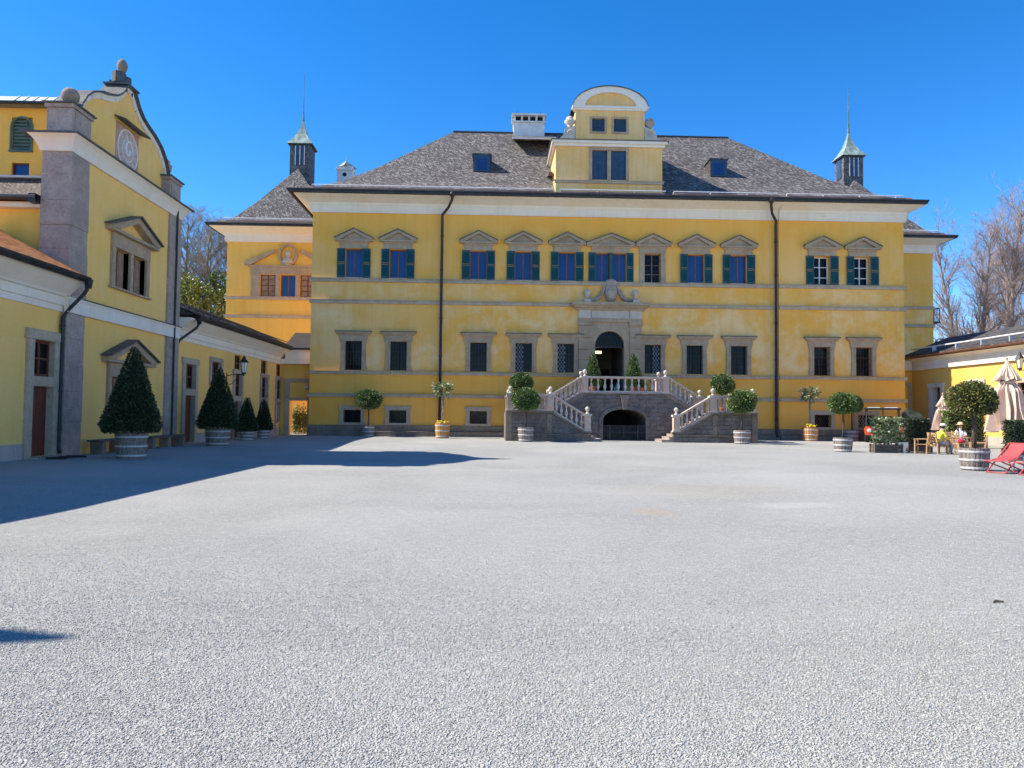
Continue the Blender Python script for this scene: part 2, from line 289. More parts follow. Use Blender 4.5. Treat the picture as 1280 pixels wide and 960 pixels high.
# ------------------------------------------------------------------ mesh helpers
class MB:
    """collects simple solids; build() links them as one mesh object"""
    def __init__(s, T=None): s.v = []; s.f = []; s.T = T or (lambda x, y, z: (x, y, z))
    def add(s, vs, fs):
        o = len(s.v); s.v += [s.T(*p) for p in vs]; s.f += [tuple(i+o for i in f) for f in fs]; return s
    def box(s, x0, x1, y0, y1, z0, z1):
        return s.add([(x0,y0,z0),(x1,y0,z0),(x1,y1,z0),(x0,y1,z0),(x0,y0,z1),(x1,y0,z1),(x1,y1,z1),(x0,y1,z1)],
              [(0,3,2,1),(4,5,6,7),(0,1,5,4),(1,2,6,5),(2,3,7,6),(3,0,4,7)])
    def bevbox(s, x0, x1, y0, y1, z0, z1, e):
        """box with all vertical and front edges cut back, for worn stones"""
        vs = []
        for (z, k) in ((z0, e), (z0+e, 0), (z1-e, 0), (z1, e)):
            vs += [(x0+k, y0+k, z), (x1-k, y0+k, z), (x1-k, y1-k, z), (x0+k, y1-k, z)]
        fs = [(3,2,1,0), (12,13,14,15)]
        for r in range(3):
            for i in range(4): fs.append((r*4+i, r*4+(i+1)%4, r*4+4+(i+1)%4, r*4+4+i))
        return s.add(vs, fs)
    def quad(s, a, b, c, d): return s.add([a,b,c,d], [(0,1,2,3)])
    def extrude(s, poly, vec):
        n = len(poly); v2 = [tuple(p[i]+vec[i] for i in range(3)) for p in poly]
        return s.add(list(poly)+v2, [tuple(range(n)), tuple(range(2*n-1, n-1, -1))] + [(i, (i+1)%n, n+(i+1)%n, n+i) for i in range(n)])
    def prism(s, poly, d0, d1): return s.extrude([(u, d0, z) for u, z in poly], (0, d1-d0, 0))      # polygon in (u,z)
    def tube(s, pts, r, n=6, r2=None, cap=True):
        pts = [Vector(p) for p in pts]; m = len(pts); vs = []; prev = None
        for i, p in enumerate(pts):
            t = (pts[min(i+1, m-1)] - pts[max(i-1, 0)]).normalized()
            if prev is None: a = t.orthogonal().normalized()
            else:
                a = prev - t*prev.dot(t); a = a.normalized() if a.length > 1e-6 else t.orthogonal().normalized()
            prev = a; b = t.cross(a)
            if isinstance(r, (list, tuple)): rr = r[i]
            else: rr = r if r2 is None else r + (r2-r)*i/(m-1)
            for k in range(n): q = p + (a*cos(2*pi*k/n) + b*sin(2*pi*k/n))*rr; vs.append(tuple(q))
        fs = [(i*n+k, i*n+(k+1)%n, (i+1)*n+(k+1)%n, (i+1)*n+k) for i in range(m-1) for k in range(n)]
        if cap: fs += [tuple(range(n-1, -1, -1)), tuple(range((m-1)*n, m*n))]
        return s.add(vs, fs)
    def lathe(s, prof, n=10, c=(0,0,0), sq=1.0):
        vs = []; m = len(prof)
        for r, z in prof:
            for k in range(n): vs.append((c[0]+r*cos(2*pi*k/n), c[1]+r*sq*sin(2*pi*k/n), c[2]+z))
        fs = [(i*n+k, i*n+(k+1)%n, (i+1)*n+(k+1)%n, (i+1)*n+k) for i in range(m-1) for k in range(n)]
        fs += [tuple(range(n-1, -1, -1)), tuple(range((m-1)*n, m*n))]
        return s.add(vs, fs)
    def ball(s, c, r, n=10, m=7, sx=1, sy=1, sz=1):
        return s.lathe([(max(r*sin(pi*i/m), 1e-4)*sx, -r*cos(pi*i/m)*sz) for i in range(m+1)], n, c, sy/sx)
    def leaf(s, p, d, w, l, upv=None):
        """one bent leaf: two triangles pairs along direction d"""
        d = Vector(d).normalized(); a = d.cross(upv or Vector((random.uniform(-1,1), random.uniform(-1,1), random.uniform(-1,1))))
        a = a.normalized() if a.length > 1e-4 else d.orthogonal().normalized()
        p = Vector(p); q = p + d*l; mid = p + d*l*0.45 + d.cross(a)*l*0.14
        return s.add([tuple(p), tuple(mid + a*w/2), tuple(q), tuple(mid - a*w/2)], [(0,1,2,3)])
    def build(s, name, m, parent=None, smooth=False, recalc=True, mats=None, fm=None):
        off = Vector((0, 0, 0))
        if parent is not None:
            q = parent
            while q is not None: off += q.location; q = q.parent
        me = bpy.data.meshes.new(name)
        loc = Vector((0, 0, 0))
        if parent is None and s.v:
            xs = [p[0] for p in s.v]; ys = [p[1] for p in s.v]; zs = [p[2] for p in s.v]
            loc = Vector(((min(xs)+max(xs))/2, (min(ys)+max(ys))/2, min(zs)))
        o_ = off + loc
        me.from_pydata([(p[0]-o_.x, p[1]-o_.y, p[2]-o_.z) for p in s.v], [], s.f)
        if recalc:
            bm = bmesh.new(); bm.from_mesh(me); bmesh.ops.recalc_face_normals(bm, faces=bm.faces); bm.to_mesh(me); bm.free()
        for x in (mats or [m]): me.materials.append(x)
        if fm: me.polygons.foreach_set('material_index', fm)
        if smooth: me.polygons.foreach_set('use_smooth', [True]*len(me.polygons))
        ob = bpy.data.objects.new(name, me); COL.objects.link(ob); ob.location = loc
        if parent is not None: ob.parent = parent
        return ob

def tag(o, label=None, cat=None, group=None, kind=None):
    if label: o['label'] = label
    if cat: o['category'] = cat
    if group: o['group'] = group
    if kind: o['kind'] = kind
    return o
def thing(name, loc, label, cat, group=None):
    o = bpy.data.objects.new(name, None); COL.objects.link(o); o.location = loc; o.empty_display_size = 0.3
    return tag(o, label, cat, group)
def copy_tree(o, parent=None):
    c = o.copy(); COL.objects.link(c); c.parent = parent
    for ch in o.children: copy_tree(ch, c)
    return c
def inst(ob, parent, loc, rz=0, sc=None):
    """another child sharing the mesh of ob (which sits under the same parent)"""
    c = ob.copy(); COL.objects.link(c); c.parent = parent; c.location = loc; c.rotation_euler = (0, 0, rz)
    if sc: c.scale = sc
    return c

def wall(mb, u0, u1, z0, z1, holes, rev=0.3, d=0.0):
    """wall face at depth d with rectangular openings (u0,u1,z0,z1) and their reveals going inward (+d)"""
    us = sorted({u0, u1, *[h[0] for h in holes], *[h[1] for h in holes]}); zs = sorted({z0, z1, *[h[2] for h in holes], *[h[3] for h in holes]})
    us = [u for u in us if u0 <= u <= u1]; zs = [z for z in zs if z0 <= z <= z1]
    for i in range(len(us)-1):
        for j in range(len(zs)-1):
            cu, cz = (us[i]+us[i+1])/2, (zs[j]+zs[j+1])/2
            if any(h[0] < cu < h[1] and h[2] < cz < h[3] for h in holes): continue
            mb.quad((us[i], d, zs[j]), (us[i+1], d, zs[j]), (us[i+1], d, zs[j+1]), (us[i], d, zs[j+1]))
    for a, b, c, e in holes:
        mb.quad((a, d, c), (a, d+rev, c), (a, d+rev, e), (a, d, e)); mb.quad((b, d, c), (b, d, e), (b, d+rev, e), (b, d+rev, c))
        mb.quad((a, d, e), (a, d+rev, e), (b, d+rev, e), (b, d, e)); mb.quad((a, d, c), (b, d, c), (b, d+rev, c), (a, d+rev, c))
    return mb

def frame_bars(mb, a, b, c, e, w, d0, d1, mull=0, trans=()):
    """a window frame in (u,z): outer a..b, c..e with bar width w, mull vertical bars, transoms at given z"""
    mb.box(a, a+w, d0, d1, c, e); mb.box(b-w, b, d0, d1, c, e); mb.box(a+w, b-w, d0, d1, c, c+w); mb.box(a+w, b-w, d0, d1, e-w, e)
    for k in range(mull):
        u = a + (b-a)*(k+1)/(mull+1); mb.box(u-w*.5, u+w*.5, d0+.004, d1-.004, c+w, e-w)
    for z in trans: mb.box(a+w, b-w, d0+.008, d1-.008, z-w*.4, z+w*.4)
    return mb

def shutter_mesh(w, h, slats=24):
    mb = MB(); mb.box(0, .07, 0, .045, 0, h); mb.box(w-.07, w, 0, .045, 0, h)
    for z in (0, h*.5-.04, h-.08): mb.box(.07, w-.07, .004, .041, z, z+.08)
    for k in range(slats):
        z = .1 + (h-.2)*k/slats
        if abs(z + .02 - h*.5) < .06: continue
        mb.extrude([(.07, .004, z), (.07, .036, z+.075), (.07, .041, z+.085), (.07, .005, z+.014)], (w-.14, 0, 0))
    return mb

def hip_roof(mb, x0, x1, y0, y1, prof):
    """rectangular hip roof; prof = [(inset, z)...] rising to the ridge"""
    rings = []
    for t, z in prof:
        tx = min(t, (x1-x0)/2); ty = min(t, (y1-y0)/2)
        rings.append([(x0+tx, y0+ty, z), (x1-tx, y0+ty, z), (x1-tx, y1-ty, z), (x0+tx, y1-ty, z)])
    for i in range(len(rings)-1):
        for k in range(4):
            A, B = rings[i], rings[i+1]; mb.quad(A[k], A[(k+1)%4], B[(k+1)%4], B[k])
    return mb

def window_unit(root, T, a, b, c, e, rev, fmat, gmat, w=0.07, mull=1, trans=(), name='window'):
    """joinery set at the back of its opening, with its pane behind"""
    mb = MB(T); frame_bars(mb, a, b, c, e, w, rev-.09, rev-.02, mull, trans); f = mb.build(name, fmat, root)
    p = MB(T); p.box(a+.01, b-.01, rev-.045, rev-.03, c+.01, e-.01); p.build('pane', gmat, f)
    return f

# ------------------------------------------------------------------ the ground
def ground_z(x, y):
    def ss(a, b, v): t = max(0, min(1, (v-a)/(b-a))); return t*t*(3-2*t)
    return -0.2*ss(-13.5, -7.5, x)*(1-ss(3, 11, x))*ss(5, 14, y)*(1-ss(34, 45, y))
gm = MB(); xs = [-900, -300, -120, -60, -40] + [-30+i*1.0 for i in range(76)] + [60, 90, 160, 400, 900]; ys = [-300, -80, -30] + [-10+i*1.0 for i in range(70)] + [70, 90, 130, 220, 500, 1500]
gm.v = [(x, y, ground_z(x, y)) for y in ys for x in xs]; NX = len(xs)
gm.f = [(j*NX+i, j*NX+i+1, (j+1)*NX+i+1, (j+1)*NX+i) for j in range(len(ys)-1) for i in range(NX-1)]
gm.T = lambda x, y, z: (x, y, z)
tag(gm.build('gravel_courtyard', GRAVEL, smooth=True, recalc=False), kind='structure')
# loose stones lying on the nearest gravel, one mesh of small squashed pebbles
import numpy as np
rs = np.random.RandomState(5); N = 110000
yy = 2.9+8.5*(1-np.sqrt(1-rs.rand(N))); xx = (rs.rand(N)-.5)*2*(yy*.70+.5)+yy*.03
base = np.array([[1,0,0],[0,1,0],[-1,0,0],[0,-1,0],[0,0,1],[0,0,-1]], float); fc = np.array([[0,1,4],[1,2,4],[2,3,4],[3,0,4],[1,0,5],[2,1,5],[3,2,5],[0,3,5]])
sz = rs.uniform(.0030, .0066, N); an = rs.rand(N)*6.283; jit = 1+rs.uniform(-.3, .3, (N, 6, 3))
pv = base[None]*jit*sz[:, None, None]*np.array([1.25, .9, .75])
cx_, sx_ = np.cos(an)[:, None], np.sin(an)[:, None]; tl = rs.uniform(-.5, .5, (N, 1)); q = pv.copy()
q[..., 2] = pv[..., 2]+tl*pv[..., 0]; px_ = pv[..., 0].copy(); q[..., 0] = px_*cx_-pv[..., 1]*sx_; q[..., 1] = px_*sx_+pv[..., 1]*cx_
q[..., 0] += xx[:, None]; q[..., 1] += yy[:, None]; q[..., 2] += (.001+sz*.2+np.array([ground_z(a_, b_) for a_, b_ in zip(xx, yy)]))[:, None]
me = bpy.data.meshes.new('loose_gravel'); nf = N*8
me.vertices.add(N*6); me.vertices.foreach_set('co', q.reshape(-1)); me.loops.add(nf*3); me.loops.foreach_set('vertex_index', (fc[None]+np.arange(N)[:, None, None]*6).reshape(-1).astype(np.int32))
me.polygons.add(nf); me.polygons.foreach_set('loop_start', (np.arange(nf)*3).astype(np.int32)); me.update(calc_edges=True); me.validate()
m, n, L, b = nodes_of('loose_pebbles'); b.inputs['Roughness'].default_value = .9; g_ = n.new('ShaderNodeNewGeometry')
L.new(ramp(n, L, g_.outputs['Random Per Island'], [(0.0, (.20, .195, .185)), (.15, (.37, .36, .325)), (.5, (.467, .455, .412)), (.85, (.537, .525, .48)), (1.0, (.636, .62, .565))]), b.inputs['Base Color'])
me.materials.append(m); lg = bpy.data.objects.new('loose_gravel', me); COL.objects.link(lg); tag(lg, 'loose pale grey pebbles on the gravel in the foreground', 'gravel', kind='stuff')

# ------------------------------------------------------------------ the palace
YF = 52.0
TF = lambda u, d, z: (u, YF+d, z)                     # facade frame: u along, d inward
PAL = thing('palace', (8.5, 52, 0), 'long yellow palace with green shutters, curved roof gable and shingled hip roof behind the staircase', 'palace')
UP_STD = [-9.58, -6.51, -0.88, 2.27, 5.37, 14.55, 17.59]; UP_CROSS = [23.53, 26.43]
GF = [-9.49, -6.37, -0.80, 2.37, 5.32, 11.46, 14.43, 17.58, 23.46, 26.47]
BS = [-9.50, -6.35, -0.76, 23.50, 26.62]
ZU0, ZU1, ZG0, ZG1 = 11.02, 13.08, 4.57, 6.6
holes = [(x-.6, x+.6, ZU0, ZU1) for x in UP_STD+UP_CROSS] + [(7.38, 8.36, ZU0, ZU1), (8.6, 9.58, ZU0, ZU1), (10.86, 12.02, ZU0, ZU1)]
holes += [(x-.59, x+.59, ZG0, ZG1) for x in GF] + [(x-.6, x+.6, .92, 1.8) for x in BS] + [(7.2, 9.55, 3.1, 7.6)]
mb = MB(TF); wall(mb, -12.5, 29.45, 0, 15.6, holes, .34)
mb.quad((-12.5, 0, 0), (-12.5, 19, 0), (-12.5, 19, 16.3), (-12.5, 0, 16.3)); mb.quad((29.45, 0, 0), (29.45, 19, 0), (29.45, 19, 16.3), (29.45, 0, 16.3))
mb.quad((-12.5, 19, 0), (29.45, 19, 0), (29.45, 19, 16.3), (-12.5, 19, 16.3))
mb.build('wall', PL_MAIN, PAL)
# the right-hand bay stands a little proud of the middle
mb = MB(TF); R0, R1 = 20.42, 29.455
wall(mb, R0, R1, .76, 15.58, [h for h in holes if h[0] > R0], .16, -.15)
mb.quad((R0, -.15, .76), (R0, -.002, .76), (R0, -.002, 15.58), (R0, -.15, 15.58)); mb.quad((R1, -.15, .76), (R1, -.002, .76), (R1, -.002, 15.58), (R1, -.15, 15.58))
mb.build('projecting_bay', PL_MAIN, PAL)

def belt(z0, z1, x0=-12.5, x1=29.45, gaps=(), pr=.13):
    """string course of separate stones with a thin weathered cap, in lengths between the openings"""
    mb = MB(TF); u = x0 - .12; rng = random.Random(int(z0*100)); run = None
    while u < x1+.1:
        L_ = rng.uniform(1.7, 3.1); v = min(u+L_, x1+.12)
        if u < R0-.01 and v > R0-.9: v = R0
        if u < 5.9 < v and gaps and gaps[0][0] < 6.2: v = gaps[0][0]
        if x1 + .12 - v < .8: v = x1+.12
        ex = .15 if u >= R0-.01 else 0
        if any(abs(u-q) < .02 for q in [R0]+[a for a, b in gaps]+[b for a, b in gaps]) and mb.v: run = mb.build('string_course', ST_BELT, PAL); mb = MB(TF)
        for a, b in gaps:
            if u < b < v: v = b
        if not any(a < (u+v)/2 < b for a, b in gaps):
            p = pr + ex + rng.uniform(-.012, .012)
            mb.bevbox(u+.008, v-.008, -p, .02-ex, z0, z1-.05, .012); mb.box(u, v-.004, -p-.05, .015-ex, z1-.05, z1)
        u = v
    return mb.build('string_course', ST_BELT, PAL)
belt(10.74, 11.0); belt(9.22, 9.48, gaps=((6.0, 11.0),)); belt(4.28, 4.5, gaps=((6.3, 10.6),)); belt(2.7, 2.94)
mb = MB(TF)
for (a, b) in ((-12.5, 20.42), (20.42, 29.45)):
    ex = .15 if a > 0 else 0; u = a
    while u < b-.1:
        v = min(b, u+random.uniform(1.2, 2.4)); v = b if b-v < .6 else v
        mb.bevbox(u+.005, v-.005, -.16-ex-random.uniform(0, .015), .02-ex, .36, .76, .015); u = v
    u = a
    while u < b-.1:
        v = min(b, u+random.uniform(1.4, 2.8)); v = b if b-v < .6 else v
        mb.bevbox(u+.005, v-.005, -.34-ex-random.uniform(0, .02), .02-ex, -.05, .355, .02); u = v
mb.build('plinth', ST_PLINTH, PAL)

# cornice: frieze, cove and soffit (butted), for one straight run between (xa, ya) ... front only plus returns
def cornice_run(parent, T, a, b, zb, zt, zs, over, m=None, ra=False, rb=False, name='cornice'):
    mb = MB(T)
    P = [(0, zb), (-.14, zb), (-.14, zb+.1), (-.17, zb+.1), (-.17, zb+.52), (-.21, zb+.54), (-.21, zt), (-.26, zt+.03), (-over+.12, zs-.03), (-over+.1, zs), (0, zs)]
    n = len(P); ea = 1 if ra else 0; eb = 1 if rb else 0
    vs = [(a + ea*d, d, z) for d, z in P] + [(b - eb*d, d, z) for d, z in P]
    mb.add(vs, [(i, (i+1) % n, n+(i+1) % n, n+i) for i in range(n)] + [tuple(range(n)), tuple(range(2*n-1, n-1, -1))])
    return mb.build(name, m or PL_WHITE, parent)
cornice_run(PAL, TF, -12.5, R0, 15.6, 16.28, 16.66, 1.22, ra=True)
cornice_run(PAL, lambda u, d, z: (u, YF-.15+d, z), R0+.001, 29.45, 15.58, 16.28, 16.665, 1.07, rb=True)
cornice_run(PAL, lambda u, d, z: (-12.5+d, u, z), 52.0, 71, 15.6, 16.28, 16.66, 1.22, ra=True)
cornice_run(PAL, lambda u, d, z: (29.45-d, u, z), 51.85, 71, 15.6, 16.28, 16.66, 1.22, ra=True)
EX0, EX1, EY0, EY1 = -13.75, 30.35, 50.72, 71.7
MAINPROF = [(0, 16.86), (1.5, 17.5), (3.0, 18.45), (5.0, 20.05), (7.3, 22.15), (10.49, 25.05)]
mb = MB(); hip_roof(mb, EX0, EX1, EY0, EY1, MAINPROF); rf = mb.build('roof', RF_SHINGLE, PAL)
def eave(parent, x0, x1, y0, y1, z, name='gutter', m=None):
    mb = MB(); w = .17
    mb.box(x0-w, x1+w, y0-w, y0, z-.2, z+.0); mb.box(x0-w, x0, y0, y1, z-.2, z); mb.box(x1, x1+w, y0, y1, z-.2, z)
    mb.tube([(x0-w, y0-w-.02, z-.02), (x1+w, y0-w-.02, z-.02)], .07, 8)
    mb.tube([(x0-w-.02, y0-w, z-.03), (x0-w-.02, y1, z-.03)], .07, 8); mb.tube([(x1+w+.02, y0-w, z-.03), (x1+w+.02, y1, z-.03)], .07, 8)
    return mb.build(name, m or GUTTER, parent)
eave(PAL, EX0, EX1, EY0, EY1, 16.86)
def fascia_boards(x0, x1, y, z0, z1):
    u = x0; i = 0
    mb = MB()
    while u < x1-.1:
        v = min(x1, u+random.uniform(2.2, 3.4)); mb.extrude([(u+.01, y, z0), (u+.01, y+.05, z0), (u+.01, y+.30, z1), (u+.01, y+.26, z1)], (v-u-.02, 0, 0)); u = v
    return mb
fascia_boards(-12.9, 4.3, 50.86, 16.95, 17.2).build('eave_boards', EAVEBOARD, rf); fascia_boards(4.7, 12.1, 50.86, 16.95, 17.2).build('eave_boards', EAVEBOARD, rf)
fascia_boards(12.6, 29.7, 50.86, 16.95, 17.2).build('eave_boards', EAVEBOARD, rf)
for a, b in ((-12.4, 4.3), (4.75, 12.15), (12.7, 20.0), (20.7, 29.0)):
    mb = MB(); mb.tube([(a, 51.02, 17.27), (b, 51.02, 17.27)], .04, 6)
    u = a
    while u < b: mb.box(u, u+.04, 51.03, 51.25, 17.05, 17.24); u += 2.6
    mb.build('snow_rail', RAIL, rf)
mb = MB(); mb.tube([(EX0+10.49, (EY0+EY1)/2, 25.08), (EX1-10.49, (EY0+EY1)/2, 25.08)], .09, 6); mb.build('ridge_cap', GUTTER, rf)

# downpipes
for px, ex in ((-3.44, 0), (20.2, 0)):
    s = 1 if px < 0 else -1
    mb = MB(); mb.tube([(px+s*.75, 50.62, 16.8), (px+s*.72, 50.75, 16.35), (px+s*.45, 51.3, 15.95), (px, 51.72, 15.5), (px, 51.78, 15.2), (px, 51.78, .5), (px+.0, 51.55, .25)], .095, 8)
    mb.lathe([(.2, .35), (.24, .2), (.1, 0)], 8, (px+s*.75, 50.62, 16.45))
    for z in (14, 11.6, 8.2, 5.6, 3.2, 1.4): mb.lathe([(.13, 0), (.13, .07)], 8, (px, 51.78, z))
    mb.build('downpipe', PIPE_BR, PAL, smooth=True)

# upper windows: joinery, pane, shutters, surround and pediment
def pediment(T, x, hw, z0, ha, parent, fr=.98):
    mb = MB(T); mb.box(x-fr, x+fr, -.09, .01, ZU1+.02, z0-.12); mb.box(x-fr-.08, x+fr+.08, -.15, .01, z0-.12, z0)
    mb.box(x-hw, x+hw, -.26, .012, z0, z0+.12)
    t = .15
    for s in (-1, 1):
        mb.prism([(x+s*hw, z0+.12), (x+s*hw, z0+.12+.1), (x, z0+ha), (x, z0+ha-t-.04), (x+s*(hw-.34), z0+.12)], -.3, .008)
    mb.prism([(x-hw+.35, z0+.121), (x+hw-.35, z0+.121), (x, z0+ha-t-.05)], -.1, .006)
    p = mb.build('pediment', ST_FRAME, parent)
    mb = MB(T)
    for s in (-1, 1): mb.prism([(x+s*(hw+.05), z0+.20), (x+s*(hw+.05), z0+.25), (x, z0+ha+.055), (x, z0+ha+.004)], -.36, .004)
    mb.build('pediment_flashing', LEAD, parent)
shut = shutter_mesh(.57, 2.06)
shutter_proto = {}
def add_shutter(parent, x, side, y, m, ang, z=ZU0+.01, key='a', mesh=None):
    """leaf hinged at x, folded back against the wall to side -1/+1 with a slight angle"""
    k = (key, m.name)
    if k not in shutter_proto:
        o = (mesh or shut).build('shutter', m, None, recalc=True); me = o.data
        me.transform(Matrix.Translation(o.location)); shutter_proto[k] = me; bpy.data.objects.remove(o)
    o = bpy.data.objects.new('shutter', shutter_proto[k]); COL.objects.link(o); o.parent = parent
    off = Vector((0, 0, 0)); q = parent
    while q is not None: off += q.location; q = q.parent
    o.location = Vector((x, y, z)) - off
    if side > 0: o.rotation_euler = (0, 0, -ang)
    else: o.rotation_euler = (0, 0, ang); o.scale = (-1, 1, 1)
    return o
rng = random.Random(4)
for x in UP_STD + UP_CROSS:
    T = TF if x < R0 else (lambda u, d, z: (u, YF-.15+d, z)); dy = 0 if x < R0 else -.15
    cross = x in UP_CROSS
    f = window_unit(PAL, TF, x-.6, x+.6, ZU0, ZU1, .34, WHITE if cross else WOOD_MULL, GLASS if cross else GLASS_B, .075 if cross else .055, 1, (12.35, 11.6) if cross else ())
    mb = MB(TF); mb.box(x-.62, x+.62, -.1+dy, .3, ZU0-.02, ZU0+.035); mb.build('sill', ST_BELT if not cross else SH_GREEN, f)
    for s in (-1, 1): add_shutter(f, x+s*.59, s, YF-.07+dy, SH_GREEN, rng.uniform(.02, .2))
    pediment(T, x, 1.3, 13.58, .86, f)
    if not cross:                      # a drawn curtain or blind behind some panes
        if rng.random() < .6:
            c_ = rng.uniform(.25, .55); mb = MB(TF)
            for k in range(5): mb.box(x+.54-c_*(k+1)/5, x+.54-c_*k/5-.012, .31-.012*(k % 2), .325, ZU0+.08, ZU1-.08)
            mb.build('curtain', mat('pale_blue_curtain', (.16, .22, .36), (.24, .30, .44), 6, .9), f)
# double window over the portal and the unshuttered one beside it
f = window_unit(PAL, TF, 7.38, 8.36, ZU0, ZU1, .34, WOOD_MULL, GLASS_B, .055, 1); f2 = window_unit(PAL, TF, 8.6, 9.58, ZU0, ZU1, .34, WOOD_MULL, GLASS_B, .055, 1)
narrow = shutter_mesh(.5, 2.06)
add_shutter(f, 7.38, -1, YF-.07, SH_GREEN, .08, key='n', mesh=narrow); add_shutter(f2, 9.58, 1, YF-.07, SH_GREEN, .06, key='n', mesh=narrow)
mb = MB(TF); mb.box(8.36, 8.6, -.05, .25, ZU0, ZU1); mb.build('mullion', SH_GREEN, f)
pediment(TF, 8.48, 1.76, 13.52, .9, f, 1.35)
f = window_unit(PAL, TF, 10.86, 12.02, ZU0, ZU1, .34, WOOD_TAN, GLASS, .06, 1, (12.28, 11.64))
for a_ in (10.52, 12.02): mb = MB(TF); mb.box(a_, a_+.34, -.1, .02, ZU0, ZU1+.04); mb.build('jamb', ST_FRAME, f)
mb = MB(TF)
for k in range(1, 6): mb.box(10.86+k*.193, 10.875+k*.193, -.03, -.012, ZU0, ZU1)
for z in (11.4, 11.8, 12.2, 12.6): mb.box(10.86, 12.02, -.034, -.03, z, z+.02)
mb.build('grille', IRON, f); pediment(TF, 11.44, 1.3, 13.58, .84, f, .95)

# ground-floor windows in flared stone frames with iron grilles, some with an open leaded leaf
def lattice(T, a, b, c, e, d, m, parent, step=.21, w=.022, name='lattice'):
    mb = MB(T); h = e-c; L_ = b-a; k = -int(h/step)-1
    for sgn in (1, -1):
        for i in range(-int(h/(step*1.55))-1, int(L_/step)+2):
            pts = []
            x0 = a+i*step if sgn > 0 else b-i*step
            t0, t1 = 0.0, 1.0; run = h/1.55*sgn
            ta, tb = sorted(((a-x0)/run, (b-x0)/run)); t0 = max(t0, ta); t1 = min(t1, tb)
            if t1-t0 < .03: continue
            p, q = (x0+run*t0, c+h*t0), (x0+run*t1, c+h*t1)
            mb.prism([(p[0]-w/2, p[1]), (p[0]+w/2, p[1]), (q[0]+w/2, q[1]), (q[0]-w/2, q[1])], d+(.004 if sgn > 0 else 0), d+.016+(.004 if sgn > 0 else 0))
    return mb.build(name, m, parent)
LAT = {2.37: -1, 5.32: -1, 11.46: 1}
for x in GF:
    dy = 0 if x < R0 else -.15; T = TF if x < R0 else (lambda u, d, z: (u, YF-.15+d, z))
    f = window_unit(PAL, TF, x-.59, x+.59, ZG0, ZG1, .34, WOOD_RED if x > 20 else IRON, GLASS, .05, 1, (5.9,))
    mb = MB(T)
    for s in (-1, 1):
        mb.prism([(x+s*.575, ZG0), (x+s*.93, ZG0), (x+s*.87, ZG0+.5), (x+s*.87, 6.35), (x+s*.97, 6.72), (x+s*.575, 6.6)], -.12, .24)
        mb.prism([(x+s*.60, ZG0+.01), (x+s*.68, ZG0+.01), (x+s*.68, 6.6), (x+s*.60, 6.6)], -.145, -.118)
    mb.prism([(x-.575, 6.602), (x+.575, 6.602), (x+.972, 6.73), (x+1.0, 7.02), (x-1.0, 7.02), (x-.972, 6.73)], -.125, .03)
    mb.box(x-1.12, x+1.12, -.2, .028, 7.02, 7.12); mb.box(x-1.23, x+1.23, -.27, .026, 7.12, 7.24)
    mb.build('surround', ST_FRAME, f); mb = MB(T); mb.box(x-1.27, x+1.27, -.31, .024, 7.24, 7.29); mb.build('cornice_flashing', LEAD, f)
    mb = MB(TF); nb = 6
    for k in range(1, nb): u = x-.59+1.18*k/nb; mb.box(u-.011, u+.011, dy-.0, dy+.022, ZG0, ZG1)
    for z in (4.95, 5.35, 5.75, 6.15): mb.box(x-.59, x+.59, dy+.022, dy+.036, z, z+.022)
    mb.build('grille', IRON, f)
    if x in LAT:
        s = LAT[x]; a, b = (x-.53, x-.03) if s < 0 else (x+.03, x+.53)
        mb = MB(TF); mb.box(a, b, .2, .21, ZG0+.05, ZG1-.05); lf = mb.build('leaded_casement', GLASS, f)
        tmp = lattice(TF, a, b, ZG0+.05, ZG1-.05, .18, LATTICE, f)
for x in BS:
    dy = 0 if x < R0 else -.15
    f = window_unit(PAL, TF, x-.6, x+.6, .92, 1.8, .34, IRON, GLASS, .05, 1)
    mb = MB(TF)
    for s in (-1, 1): mb.prism([(x+s*.6, .77), (x+s*.93, .77), (x+s*.86, 1.15), (x+s*.86, 1.75), (x+s*.96, 2.08), (x+s*.6, 1.8)], -.11+dy, .03+dy)
    mb.prism([(x-.6, 1.802), (x+.6, 1.802), (x+.962, 2.085), (x-.962, 2.085)], -.115+dy, .03+dy); mb.box(x-.6, x+.6, -.13+dy, .03+dy, .77, .92)
    mb.build('surround', ST_BELT, f)
    if x > 26: lattice(TF, x-.58, x+.58, .94, 1.78, .05, ST_WHITE, f, .2, .03)
    else: lattice(TF, x-.58, x+.58, .94, 1.78, .05, IRON, f, .2, .03)

